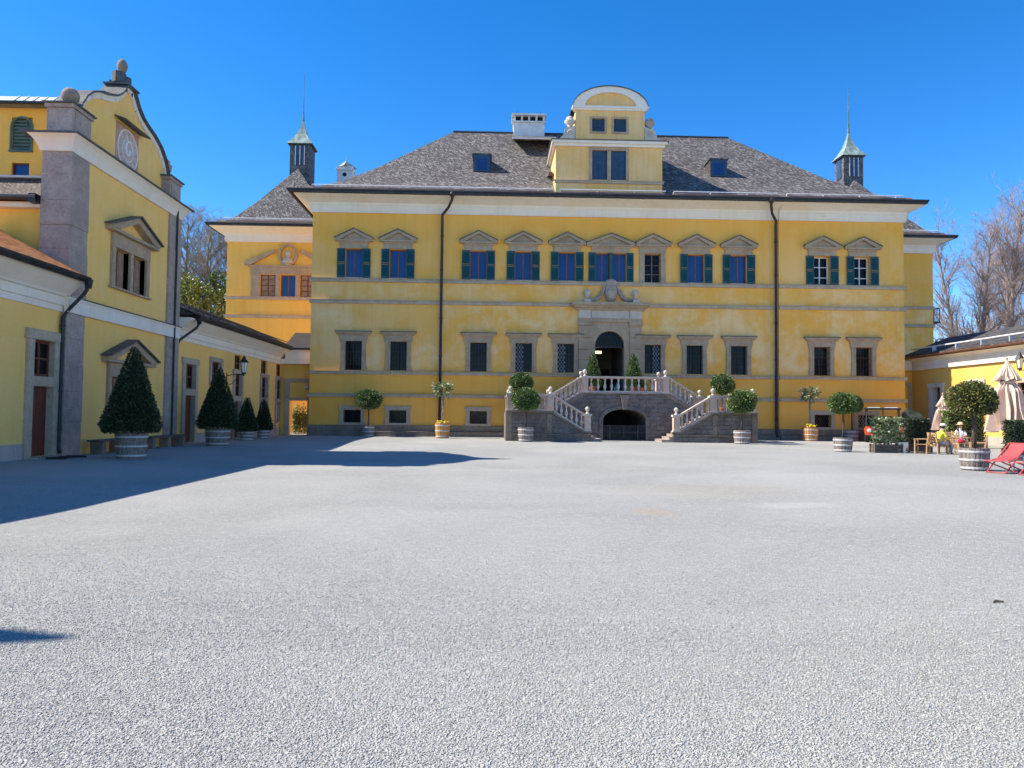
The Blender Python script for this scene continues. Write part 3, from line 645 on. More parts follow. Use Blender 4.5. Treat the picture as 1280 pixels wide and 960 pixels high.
# ---- portal
PT = bpy.data.objects.new('portal', None); COL.objects.link(PT); PT.parent = PAL; PT.location = Vector((8.42, 51.8, 3.1)) - PAL.location
AX, AR, ASP, ATOP = 8.41, 1.03, 6.5, 8.15
def arch_plate(mb, a, b, z0, z1, cx, r, zs, d0, d1, n=16, ry=None):
    """plate a..b, z0..z1 with an arched opening cut from z0 up (spring zs)"""
    ry = ry or r
    pts = [(cx-r*cos(pi*k/n), zs+ry*sin(pi*k/n)) for k in range(n+1)]
    for d in (d0, d1):
        mb.quad((a, d, z0), (cx-r, d, z0), (cx-r, d, zs), (a, d, zs)); mb.quad((cx+r, d, z0), (b, d, z0), (b, d, zs), (cx+r, d, zs))
        mb.quad((a, d, zs), (cx-r, d, zs), (cx-r, d, z1), (a, d, z1)); mb.quad((cx+r, d, zs), (b, d, zs), (b, d, z1), (cx+r, d, z1))
        for (p, q) in zip(pts[:-1], pts[1:]): mb.quad((p[0], d, p[1]), (q[0], d, q[1]), (q[0], d, z1), (p[0], d, z1))
    for (p, q) in zip([(cx-r, z0)]+pts, pts+[(cx+r, z0)]): mb.quad((p[0], d0, p[1]), (q[0], d0, q[1]), (q[0], d1, q[1]), (p[0], d1, p[1]))
    mb.quad((a, d0, z0), (a, d1, z0), (a, d1, z1), (a, d0, z1)); mb.quad((b, d0, z0), (b, d1, z0), (b, d1, z1), (b, d0, z1))
    mb.quad((a, d0, z1), (b, d0, z1), (b, d1, z1), (a, d1, z1))
    return mb
mb = MB(TF); arch_plate(mb, 6.9, 9.95, 3.05, 8.15, AX, AR, ASP, -.12, .6)
mb.build('arch_surround', ST_FRAME, PT)
def stone_column(x0, x1, z0, z1, parent, d, n, name='pilaster_stone', m=None):
    first = None; hs_ = [(z1-z0)/n*(1+random.uniform(-.12, .12)) for _ in range(n)]; k_ = (z1-z0)/sum(hs_); z = z0
    for h in hs_:
        mb = MB(TF); e = random.uniform(-.012, .012); mb.bevbox(x0, x1, -d+e, .02, z+.006, z+h*k_-.006, .014); mb.build(name, m or ST_FRAME, parent); z += h*k_
stone_column(6.22, 7.05, 3.05, 7.9, PT, .2, 6); stone_column(9.83, 10.62, 3.05, 7.9, PT, .2, 6)
mb = MB(TF)
for a, b in ((6.15, 7.12), (9.76, 10.7)): mb.bevbox(a, b, -.27, .02, 7.9, 8.2, .02)
mb.box(6.18, 10.66, -.22, .02, 8.15, 8.42); mb.build('capital_course', ST_FRAME, PT)
mb = MB(TF); mb.box(7.1, 9.8, -.17, .02, 8.42, 8.98); mb.box(6.2, 7.06, -.24, .02, 8.42, 8.98); mb.box(9.83, 10.64, -.24, .02, 8.42, 8.98); mb.build('frieze', ST_WHITE, PT)
mb = MB(TF)
for (z0, z1, e) in ((8.98, 9.14, .12), (9.14, 9.3, .26), (9.3, 9.52, .42)): mb.box(6.1-e, 10.74+e, -.25-e*.9, .02, z0, z1)
mb.build('entablature', ST_FRAME, PT)
fin = [(.13, 0), (.17, .06), (.1, .1), (.07, .2), (.12, .25), (.2, .36), (.235, .47), (.2, .6), (.12, .68), (.02, .71)]
for x in (6.8, 10.2):
    mb = MB(); mb.box(x-.22, x+.22, 51.55, 51.95, 9.52, 9.72); mb.lathe(fin, 12, (x, 51.75, 9.72)); mb.build('ball_finial', ST_WHITE, PT, smooth=False)
mb = MB(TF)                                # crest: oval shield in a scrolled, crowned frame, with swags sweeping down to the finials
mb.lathe([(.05, -.62), (.28, -.5), (.43, -.2), (.47, .1), (.40, .35), (.44, .5), (.2, .62), (.05, .64)], 12, (8.48, -.12, 10.18), .45)
mb.lathe([(.3, 0), (.42, .1), (.38, .2), (.44, .32), (.28, .42), (.12, .5), (.03, .52)], 10, (8.48, -.12, 10.72), .5)
mb.build('crest_frame', ST_PIL, PT)
mb = MB(TF); mb.lathe([(.03, -.42), (.2, -.3), (.29, -.05), (.29, .15), (.2, .3), (.03, .36)], 12, (8.48, -.28, 10.15), .5); mb.build('crest_shield', ST_BELT, PT, smooth=True)
for s in (-1, 1):
    mb = MB(TF); pts = [(8.48+s*.42, -.15, 10.75), (8.48+s*.6, -.16, 10.25), (8.48+s*.82, -.17, 9.9), (8.48+s*1.1, -.18, 9.7), (8.48+s*1.4, -.16, 9.72), (8.48+s*1.55, -.14, 9.85)]
    mb.tube(pts, [.07, .11, .12, .13, .12, .07], 7)
    for k, p in enumerate(pts[1:5]): mb.ball((p[0]+s*.08, p[1]-.08, p[2]+.05), .1, 7, 5)
    mb.build('scroll_swag', ST_PIL, PT)
# fanlight, hall behind, open leaf and hanging lantern
mb = MB(TF); mb.prism([(AX-AR, ASP-.02)]+[(AX-AR*cos(pi*k/14), ASP+AR*sin(pi*k/14)) for k in range(15)]+[(AX+AR, ASP-.02)], .3, .32); fl = mb.build('fanlight', GLASS, PT)
mb = MB(TF)
for k in range(1, 12):
    a = pi*k/12; mb.tube([(AX-.28*cos(a), .27, ASP+.28*sin(a)), (AX-(AR-.02)*cos(a), .27, ASP+(AR-.02)*sin(a))], .022, 5)
for r in (.28, .65, 1.0): mb.tube([(AX-r*cos(pi*k/14), .26, ASP+r*sin(pi*k/14)) for k in range(15)], .025, 5)
mb.box(AX-AR, AX+AR, .22, .34, ASP-.12, ASP-.02); mb.build('fanlight_grille', IRON, PT)
mb = MB(TF)
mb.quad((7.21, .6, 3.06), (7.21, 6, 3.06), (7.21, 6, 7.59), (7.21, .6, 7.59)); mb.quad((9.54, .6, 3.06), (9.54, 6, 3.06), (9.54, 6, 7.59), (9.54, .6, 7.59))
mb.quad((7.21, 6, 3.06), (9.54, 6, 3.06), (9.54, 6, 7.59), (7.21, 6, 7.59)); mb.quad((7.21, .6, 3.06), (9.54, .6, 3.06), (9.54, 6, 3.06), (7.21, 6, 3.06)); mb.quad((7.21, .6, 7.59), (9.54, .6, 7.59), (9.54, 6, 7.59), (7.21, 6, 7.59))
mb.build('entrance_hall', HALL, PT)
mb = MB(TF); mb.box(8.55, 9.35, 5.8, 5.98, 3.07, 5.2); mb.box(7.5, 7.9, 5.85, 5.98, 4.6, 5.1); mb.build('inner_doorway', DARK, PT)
mb = MB(TF); mb.box(7.4, 7.46, .4, 1.4, 3.08, 6.4)
for z in (3.2, 4.3, 5.4): mb.box(7.462, 7.49, .5, 1.3, z, z+.9)
mb.build('door_leaf', WOOD_RED, PT)
mb = MB(TF); mb.tube([(7.75, 1.2, 7.4), (7.75, 1.2, 6.25)], .015, 5); mb.box(7.6, 7.9, 1.05, 1.35, 6.0, 6.25); mb.lathe([(.24, 0), (.05, .16)], 6, (7.75, 1.2, 6.25)); ln = mb.build('hall_lantern', IRON, PT)
mb = MB(TF); mb.box(7.52, 7.68, .98, 1.0, 6.02, 6.2); mb.box(7.7, 7.8, .98, 1.0, 6.02, 6.2); mb.box(7.82, 7.98, .98, 1.0, 6.02, 6.2)
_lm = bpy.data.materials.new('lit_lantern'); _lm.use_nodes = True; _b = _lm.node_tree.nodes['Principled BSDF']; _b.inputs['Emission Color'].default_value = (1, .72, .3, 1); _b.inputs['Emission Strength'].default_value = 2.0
mb.build('lantern_light', _lm, PT)

# ---- gabled dormer in the middle of the roof
DG = bpy.data.objects.new('roof_gable', None); COL.objects.link(DG); DG.parent = PAL; DG.location = Vector((8.3, 51.9, 17.4)) - PAL.location
TD = lambda u, d, z: (u, 51.9+d, z)
hl = [(7.09, 8.16, 18.29, 20.38), (8.43, 9.5, 18.29, 20.38)]
mb = MB(TD); wall(mb, 4.5, 12.1, 17.3, 20.62, hl, .2)
mb.quad((4.5, 0, 17.3), (4.5, 6, 17.3), (4.5, 6, 20.62), (4.5, 0, 20.62)); mb.quad((12.1, 0, 17.3), (12.1, 6, 17.3), (12.1, 6, 20.62), (12.1, 0, 20.62))
mb.quad((4.5, 0, 20.62), (12.1, 0, 20.62), (12.1, 7, 20.62), (4.5, 7, 20.62)); mb.build('lower_wall', PL_DORM, DG)
mb = MB(TD); mb.box(4.42, 12.18, -.12, .02, 18.0, 18.14); mb.box(4.38, 12.22, -.16, .02, 18.14, 18.2); mb.build('sill_course', ST_BELT, DG)
mb = MB(TD); mb.box(4.35, 12.25, -.2, 6, 20.62, 20.8); mb.box(4.2, 12.4, -.34, 6, 20.8, 21.0); mb.build('middle_cornice', PL_WHITE, DG)
mb = MB(TD); mb.box(4.12, 12.48, -.42, 6.1, 21.0, 21.05); mb.build('cornice_flashing', LEAD, DG)
mb = MB(TD)
for s, x in ((-1, 4.4), (1, 12.2)): mb.extrude([(x, 1.2, 19.2), (x, 6.4, 20.7), (x, 6.4, 20.4), (x, 1.2, 18.9)], (s*.3, 0, 0))
mb.build('side_flashing', EAVEBOARD, DG)
mb = MB(TD); mb.box(6.88, 7.09, -.06, .06, 18.25, 20.6); mb.box(9.5, 9.71, -.06, .06, 18.25, 20.6); mb.box(8.16, 8.43, -.06, .06, 18.25, 20.4); mb.box(7.09, 9.5, -.06, .06, 20.38, 20.58); mb.build('window_surround', ST_FRAME, DG)
for a, b, c, e in hl:
    mb = MB(TD); mb.box(a+.01, b-.01, .09, .13, c+.01, e-.01); mb.box(a+.48, a+.54, .075, .09, c+.02, e-.02)
    for k in range(2):
        mb.box(a+.06+k*.5, a+.46+k*.5, .07, .09, c+.1, e-.85); mb.box(a+.06+k*.5, a+.46+k*.5, .07, .09, e-.72, e-.1)
        for j in range(12): mb.box(a+.09+k*.5, a+.43+k*.5, .06, .07, c+.16+j*.09, c+.2+j*.09)
    mb.build('closed_shutter', SH_BLUE, DG)
TD2 = lambda u, d, z: (u, 52.5+d, z)
hu = [(7.15, 8.05, 21.98, 22.92), (8.72, 9.62, 21.98, 22.92)]
mb = MB(TD2); wall(mb, 5.95, 10.95, 21.05, 23.5, hu, .2)
mb.quad((5.95, 0, 21.05), (5.95, 7, 21.05), (5.95, 7, 23.5), (5.95, 0, 23.5)); mb.quad((10.95, 0, 21.05), (10.95, 7, 21.05), (10.95, 7, 23.5), (10.95, 0, 23.5))
GC, GR, GH = 8.45, 2.35, 1.3
arc = lambda r, h, z, n=18: [(GC-r*cos(pi*k/n), z+h*sin(pi*k/n)) for k in range(n+1)]
mb.prism(arc(1.85, 1.02, 23.78), 0, .5); mb.build('upper_wall', PL_DORM, DG)
mb = MB(TD2); mb.box(5.82, 11.08, -.15, .3, 23.5, 23.62); mb.box(5.7, 11.2, -.24, .3, 23.62, 23.78)
o, i_ = arc(2.75, 1.62, 23.6), arc(1.85, 1.02, 23.781)
o = [(x, max(z, 23.781)) for x, z in o]
for k in range(18):
    mb.prism([o[k], o[k+1], i_[k+1], i_[k]], -.2, .45)
mb.build('arched_cornice', PL_WHITE, DG)
mb = MB(TD2)
for k in range(18):
    a_, b_ = arc(2.75, 1.62, 23.6)[k], arc(2.75, 1.62, 23.6)[k+1]; a_ = (a_[0], max(a_[1], 23.8)); b_ = (b_[0], max(b_[1], 23.8))
    mb.prism([a_, b_, (b_[0], b_[1]+.06), (a_[0], a_[1]+.06)], -.28, 7)
mb.build('barrel_roof', LEAD, DG)
for a, b, c, e in hu:
    mb = MB(TD2); mb.box(a-.16, a, -.05, .06, c-.15, e+.15); mb.box(b, b+.16, -.05, .06, c-.15, e+.15); mb.box(a, b, -.05, .06, e, e+.15); mb.box(a, b, -.05, .06, c-.15, c); mb.build('window_surround', ST_FRAME, DG)
    mb = MB(TD2); mb.box(a+.01, b-.01, .12, .16, c+.01, e-.01)
    for j in range(9): mb.box(a+.06, b-.06, .08, .12, c+.07+j*.095, c+.12+j*.095)
    mb.build('louvre', SH_BLUE, DG)
for s, x in ((-1, 5.93), (1, 10.97)):
    mb = MB(TD2)
    prof = [(0, 21.06), (1.4, 21.06), (1.38, 21.28), (1.12, 21.42), (.9, 21.62), (.78, 21.9), (.74, 22.12), (.55, 22.3), (.35, 22.26), (0, 22.36)]
    mb.prism([(x+s*u, z) for u, z in prof], -.05, .4)
    mb.tube([(x+s*(.33+.22*(1-k/14)*cos(k*.75)), -.07, 21.85+.22*(1-k/14)*sin(k*.75)) for k in range(14)], .04, 5)
    mb.build('volute', ST_WHITE, DG)
    mb = MB(TD2); mb.lathe([(.2, 0), (.28, .06), (.16, .14), (.24, .3), (.42, .5), (.36, .62), (.22, .68), (.3, .78), (.12, .9)], 10, (x+s*.36, .18, 22.2)); mb.build('urn', ST_PIL if s > 0 else ST_WHITE, DG, smooth=True)
    mb = MB(TD2); mb.ball((x+s*1.4, .18, 21.3), .17, 8, 6); mb.lathe([(.2, 0), (.12, .16)], 8, (x+s*1.4, .18, 21.06)); mb.build('stone_ball', LEAD, DG)
mb = MB(TD2); mb.tube([(10.95, .3, 24.1), (10.95, .3, 24.65)], .03, 5); mb.ball((10.95, .3, 24.4), .06, 6, 4); mb.build('finial_rod', IRON, DG)

# ---- small shed dormers, chimneys, ridge patch, corner turrets
def prof_z(t):
    for (a, za), (b, zb) in zip(MAINPROF[:-1], MAINPROF[1:]):
        if a <= t <= b: return za+(zb-za)*(t-a)/(b-a)
for x0 in (-1.42, 16.6):
    x1, y0, zb, zt = x0+1.3, 55.45, 19.86, 21.15
    mb = MB(); mb.box(x0, x1, y0, y0+2.2, zb-.1, zt); dm = mb.build('dormer', RF_DARK, PAL)
    xm = (x0+x1)/2; mb = MB()
    mb.box(x0-.09, x1+.09, y0-.12, y0+2.6, zt+.002, zt+.09); mb.build('dormer_roof', RF_SHINGLE, dm)
    mb = MB(); mb.box(x0+.02, x1-.02, y0-.06, y0, zb, zt)
    mb.build('dormer_frame', SH_BLUE, dm); mb = MB(); mb.box(x0+.3, x1-.3, y0-.085, y0-.06, zb+.12, zt-.3); mb.box(xm-.03, xm+.03, y0-.1, y0-.085, zb+.12, zt-.3); mb.box(x0+.3, x1-.3, y0-.1, y0-.085, zb+.6, zb+.65); mb.build('dormer_window', GLASS_B, dm)
mb = MB(); mb.extrude([(1.6, 58.0, 23.3), (1.6, 57.9, 23.42), (1.6, 62, 25.25), (1.6, 62, 25.0)], (3.6, 0, 0)); mb.build('ridge_roof_patch', RF_SHINGLE, PAL)
mb = MB(); mb.box(1.55, 5.2, 57.82, 57.9, 23.34, 23.46); mb.build('patch_edge', RAIL, PAL)
mb = MB(); mb.box(1.75, 4.3, 60.6, 62.2, 24.4, 25.75); mb.box(1.68, 4.37, 60.5, 62.3, 25.75, 25.87); mb.box(1.72, 4.33, 61.0, 61.8, 25.87, 26.3)
for k in range(5): mb.box(1.75+k*.6, 1.9+k*.6, 60.56, 60.75, 25.87, 26.3)
mb.box(1.6, 4.45, 60.4, 62.4, 26.3, 26.46); ch = mb.build('chimney', LIMEWHITE, PAL)
mb = MB()
for k in range(4): mb.box(1.92+k*.6, 2.33+k*.6, 60.78, 60.98, 25.89, 26.28)
mb.build('smoke_opening', DARK, ch)
mb = MB(); mb.tube([(2.1, 61.3, 26.4), (2.1, 61.3, 27.0)], .03, 5); mb.tube([(3.95, 61.3, 26.4), (3.95, 61.3, 27.0)], .03, 5); mb.build('lightning_rod', IRON, ch)
def small_chimney(x, y, z0, z1, w):
    mb = MB(); mb.box(x-w, x+w, y-w, y+w, z0, z1-.75); mb.box(x-w-.09, x+w+.09, y-w-.09, y+w+.09, z1-1.15, z1-1.03)
    c = mb.build('chimney', LIMEWHITE, PAL)
    mb = MB(); mb.lathe([(w*1.45, 0), (w*1.2, .12), (w*.5, .5), (.04, .72), (.03, 1.25)], 4, (x, y, z1-.75)); cap = mb.build('chimney_cap', COPPER, c); cap.rotation_euler = (0, 0, 0)
    mb = MB(); mb.lathe([(.2, 0), (.2, .03)], 10); 
    mb = MB(lambda a, b_, c_: (x+a, y-w-.01+b_, z1-1.55+c_)); mb.extrude([(.2*cos(2*pi*k/10), 0, .2*sin(2*pi*k/10)) for k in range(10)], (0, .02, 0)); mb.build('flue_opening', DARK, c)
small_chimney(-13.9, 70.5, 18, 25.6, .72); small_chimney(36.0, 64.6, 16.5, 20.9, .72)

# ---- set-back side wings behind, each with a hip roof and corner turret
def side_wing(x0, x1, yb, rd, zc, turx):
    T = lambda u, d, z: (u, yb+d, z)
    W_ = bpy.data.objects.new('side_wing', None); COL.objects.link(W_); W_.parent = PAL; W_.location = Vector(((x0+x1)/2, yb, 0)) - PAL.location
    return T, W_
SWP = [(0, 16.66), (1.4, 17.35), (3.0, 19.35), (5.55, 23.0)]
for (x0, x1, left) in ((-21.45, -12.5, True), (29.45, 36.95, False)):
    yb = 60.7; T, W_ = side_wing(x0, x1, yb, 0, 15.4, 0)
    hw = [(-18.7, -17.5, 10.98, 12.75), (-17.1, -15.9, 10.98, 12.75), (-15.5, -14.3, 10.98, 12.75)] if left else [(31.0, 32.0, 10.98, 13.0)]
    mb = MB(T); wall(mb, x0, x1, 0, 15.45, hw, .3)
    for x in (x0, x1): mb.quad((x, 0, 0), (x, 34, 0), (x, 34, 16), (x, 0, 16))
    mb.build('wing_wall', PL_ORANGE if left else PL_MAIN, W_)
    cornice_run(W_, T, x0, x1, 15.4, 16.05, 16.46, 1.22, ra=left, rb=not left, name='wing_cornice')
    if left: cornice_run(W_, lambda u, d, z: (x0+d, u, z), yb, yb+34, 15.4, 16.05, 16.46, 1.22, ra=True, name='wing_cornice')
    else: cornice_run(W_, lambda u, d, z: (x1-d, u, z), yb, yb+34, 15.4, 16.05, 16.46, 1.22, ra=True, name='wing_cornice')
    for z0, z1 in ((10.7, 10.95), (9.2, 9.45)):
        mb = MB(T); u = x0-.12
        while u < x1-.05: v = min(x1, u+random.uniform(1.6, 2.8)); v = x1 if x1-v < .7 else v; mb.bevbox(u+.008, v-.008, -.13, .02, z0, z1-.05, .012); mb.box(u, v, -.18, .015, z1-.05, z1); u = v
        if not left: mb.box(x1+.0, x1+.14, .0, 30, z0, z1)
        mb.build('wing_string_course', ST_BELT, W_)
    ex0, ex1 = (x0-1.15, x0-1.15+11.1) if left else (x1+1.15-11.1, x1+1.15)
    mb = MB(); hip_roof(mb, ex0, ex1, yb-1.15, yb+36, SWP); mb.build('wing_roof', RF_SHINGLE, W_)
    eave(W_, ex0, ex1, yb-1.15, yb+36, 16.66, 'wing_gutter')
    a_, b_ = (ex0+.6, -12.6) if left else (29.6, ex1-.6)
    mb = fascia_boards(a_, b_, yb-1.02, 16.75, 17.0); mb.build('wing_eave_boards', EAVEBOARD, W_)
    mb = MB(); mb.tube([(a_+.5 if left else a_, yb-.85, 17.13), (b_ if left else b_-.6, yb-.85, 17.13)], .045, 6); mb.build('wing_snow_rail', RAIL, W_)
    if left:
        for k, (a, b, c, e) in enumerate(hw):
            mb = MB(T)
            if k == 1:
                frame_bars(mb, a, b, c, e, .06, .2, .27, 1); mb.build('wing_window', WOOD_MULL, W_); mb = MB(T); mb.box(a+.01, b-.01, .25, .262, c, e); mb.build('wing_pane', GLASS_B, W_)
            else:
                mb.box(a, b, .12, .16, c, e); mb.build('walled_up_panel', WOOD_TAN, W_); mb = MB(T); frame_bars(mb, a, b, c, e, .05, .06, .115, 1, (c+.45, c+.9, c+1.35)); mb.build('panel_bars', WOOD_RED, W_)
        mb = MB(T)
        for u in (-19.45, -17.45, -15.85, -14.25): mb.box(u, u+(.7 if u < -19 else .3), -.1, .02, 10.96, 12.8)
        mb.box(-19.5, -13.6, -.12, .018, 12.8, 13.35); mb.box(-19.7, -13.4, -.2, .016, 13.35, 13.5); mb.build('venetian_surround', ST_FRAME, W_)
        for s in (-1, 1):
            mb = MB(T); xc = -16.5
            mb.prism([(xc+s*3.45, 13.75), (xc+s*3.5, 13.5), (xc+s*3.0, 13.5), (xc+s*1.05, 14.55), (xc+s*1.0, 14.8)], -.3, .014); mb.build('broken_pediment', ST_FRAME, W_)
        mb = MB(T); n = 20
        for k in range(n):
            t0, t1 = 2*pi*k/n, 2*pi*(k+1)/n; mb.prism([(xc+.6*cos(t0), 14.35+.72*sin(t0)), (xc+.6*cos(t1), 14.35+.72*sin(t1)), (xc+.78*cos(t1), 14.35+.9*sin(t1)), (xc+.78*cos(t0), 14.35+.9*sin(t0))], -.22, .01)
        mb.build('medallion_ring', ST_FRAME, W_)
        mb = MB(T); mb.lathe([(.42, 0), (.5, .12), (.4, .35), (.15, .42), (.13, .5), (.22, .6), (.26, .78), (.2, .95), (.05, 1.02)], 12, (xc, -.1, 13.72), .6); mb.lathe([(.3, 0), (.15, .12), (.3, .25)], 8, (xc, -.15, 13.5), .7); mb.build('portrait_bust', ST_WHITE, W_, smooth=True)
    else:
        mb = MB(T); mb.box(31.0, 32.0, .2, .22, 10.98, 13.0); mb.box(30.6, 31.0, -.1, .02, 10.96, 13.05); mb.box(32.0, 32.1, -.06, .05, 10.98, 13.0); mb.build('wing_window', SH_BLUE, W_)
        pediment(T, 31.5, 1.35, 13.55, .85, W_)
        mb = MB(); mb.box(x1+.14, x1+.9, 61.2, 63.8, 9.65, 9.8)
        for y in (61.22, 62.0, 62.8, 63.7): mb.box(x1+.84, x1+.88, y, y+.04, 9.8, 10.9)
        for k in range(6): mb.box(x1+.2+k*.12, x1+.22+k*.12, 61.2, 61.23, 9.8, 10.9)
        mb.box(x1+.14, x1+.9, 61.18, 61.25, 10.88, 10.94); mb.box(x1+.84, x1+.9, 61.2, 63.8, 10.88, 10.94); mb.build('balcony', IRON, W_)
def turret(x, y, zb):
    t = bpy.data.objects.new('turret', None); COL.objects.link(t); t.parent = PAL; t.location = Vector((x, y, zb)) - PAL.location
    w = .88; mb = MB(); mb.box(x-w, x+w, y-w, y+w, zb-2.6, zb+2.25); mb.build('turret_wall', RF_TURRET, t)
    mb = MB(); mb.box(x-.42, x+.42, y-w-.06, y-w, zb+.3, zb+2.0); mb.box(x-w-.06, x-w, y-.42, y+.42, zb+.3, zb+2.0); mb.build('turret_window', SH_BLUE, t)
    mb = MB()
    for u in (-.42, -.03, .36): mb.box(x+u, x+u+.07, y-w-.09, y-w-.06, zb+.3, zb+2.0)
    mb.build('turret_window_bars', RAIL, t)
    R2 = sqrt(2); mb = MB(); n = 4
    prof = [(1.1*R2, 0), (1.03*R2, .12), (.78*R2, .45), (.47*R2, 1.0), (.27*R2, 1.55), (.14*R2, 2.0), (.07, 2.5)]
    vs = []; 
    for r, z in prof:
        for k in range(4): a = pi/4+pi/2*k; vs.append((x+r*cos(a), y+r*sin(a), zb+2.2+z))
    fs = [(i*4+k, i*4+(k+1) % 4, i*4+4+(k+1) % 4, i*4+4+k) for i in range(len(prof)-1) for k in range(4)] + [(3, 2, 1, 0), tuple(range(len(vs)-4, len(vs)))]
    mb.add(vs, fs); mb.build('turret_roof', COPPER, t)
    mb = MB(); mb.box(x-1.02, x+1.02, y-1.02, y+1.02, zb+2.1, zb+2.21); mb.build('turret_eave', GUTTER, t)
    mb = MB(); mb.tube([(x, y, zb+4.6), (x, y, zb+5.6), (x, y, zb+8.9)], [.12, .05, .02], 6); mb.build('turret_spike', COPPER_DK, t)
turret(-16.9, 66.0, 23.0); turret(32.5, 66.0, 23.0)

# ------------------------------------------------------------------ the double staircase
ST = thing('staircase', (8.7, 46, 0), 'double-flight stone staircase with pale balustrades and dark vaulted gateway below the portal', 'staircase')
CX2 = 17.4
def side_T(right): return (lambda x, y, z: (CX2-x, y, z)) if right else (lambda x, y, z: (x, y, z))
def masonry(T, y, x0, x1, z0, top, parent, seed, skip=None, m=None):
    """coursed rubble facing: separate worn stones standing proud of the mortar"""
    rng = random.Random(seed); mb = MB(T); z = z0
    while z < 3.2:
        h = rng.uniform(.20, .32); u = x0
        while u < x1-.02:
            w = rng.uniform(.30, .75); v = min(x1, u+w); v = x1 if x1-v < .18 else v
            tz = min(top(u+.01), top(v-.01)); zt = min(z+h, tz)
            if zt-z > .07 and not (skip and skip((u+v)/2, (z+zt)/2, (v-u)/2, (zt-z)/2)):
                e = rng.uniform(.015, .05); mb.bevbox(u+.008, v-.008, y-e, y+.02, z+.008, zt-.008, .014)
            u = v
        z += h
    return tag(mb.build('masonry', m or ST_STAIR, parent), kind='stuff')
BAL = [(.085, 0), (.085, .05), (.045, .08), (.055, .13), (.098, .27), (.08, .40), (.045, .52), (.036, .60), (.066, .64), (.045, .67), (.08, .72), (.08, .80)]
bal_proto = []
def baluster(x, y, z, h=.80):
    if not bal_proto:
        b = MB().lathe(BAL, 9).build('baluster', ST_WHITE, ST); b.data.transform(Matrix.Translation(ST.location)); bal_proto.append(b)
        o = b
    else: o = bal_proto[0].copy(); COL.objects.link(o); o.parent = ST
    o.location = Vector((x, y, z)) - ST.location; o.scale = (1, 1, h/.8); o.rotation_euler = (0, 0, random.uniform(0, 6))
def balustrade(T, a, b, n):
    """from a to b (x,y,z at the base): foot rail, n balusters, hand rail"""
    a, b = Vector(a), Vector(b); d = b-a; hd = Vector((d.x, d.y, 0)); L_ = hd.length; s = Vector((-hd.y, hd.x, 0))/L_
    def bar(z0, z1, w, m, name):
        c = [a+s*w/2+Vector((0,0,z0)), a-s*w/2+Vector((0,0,z0)), a-s*w/2+Vector((0,0,z1)), a+s*w/2+Vector((0,0,z1))]
        mb = MB(T); mb.extrude([tuple(p) for p in c], tuple(d)); mb.build(name, m, ST)
    bar(0, .1, .3, ST_WHITE, 'foot_rail'); bar(.9, .97, .24, ST_PINK, 'hand_rail'); bar(.97, 1.04, .34, ST_WHITE, 'hand_rail_cap')
    for k in range(n):
        p = a + d*((k+.5)/n); q = T(p.x, p.y, p.z+.09); baluster(*q)
def newel(T, x, y, z, ball=True, h=1.04):
    mb = MB(T); mb.bevbox(x-.19, x+.19, y-.19, y+.19, z, z+h-.12, .012); mb.build('newel', ST_PINK, ST)
    mb = MB(T); mb.box(x-.25, x+.25, y-.25, y+.25, z+h-.12, z+h); mb.build('newel_cap', ST_WHITE, ST); mb = MB(T); mb.box(x-.22, x+.22, y-.22, y+.22, z+.0, z+.1); mb.build('newel_base', ST_WHITE, ST)
    if ball: mb = MB(T); mb.lathe([(.14, 0), (.11, .05), (.06, .1), (.06, .15), (.09, .18), (.13, .25), (.138, .31), (.11, .39), (.03, .44)], 11, (x, y, z+h)); mb.build('ball_finial', ST_WHITE, ST, smooth=True)
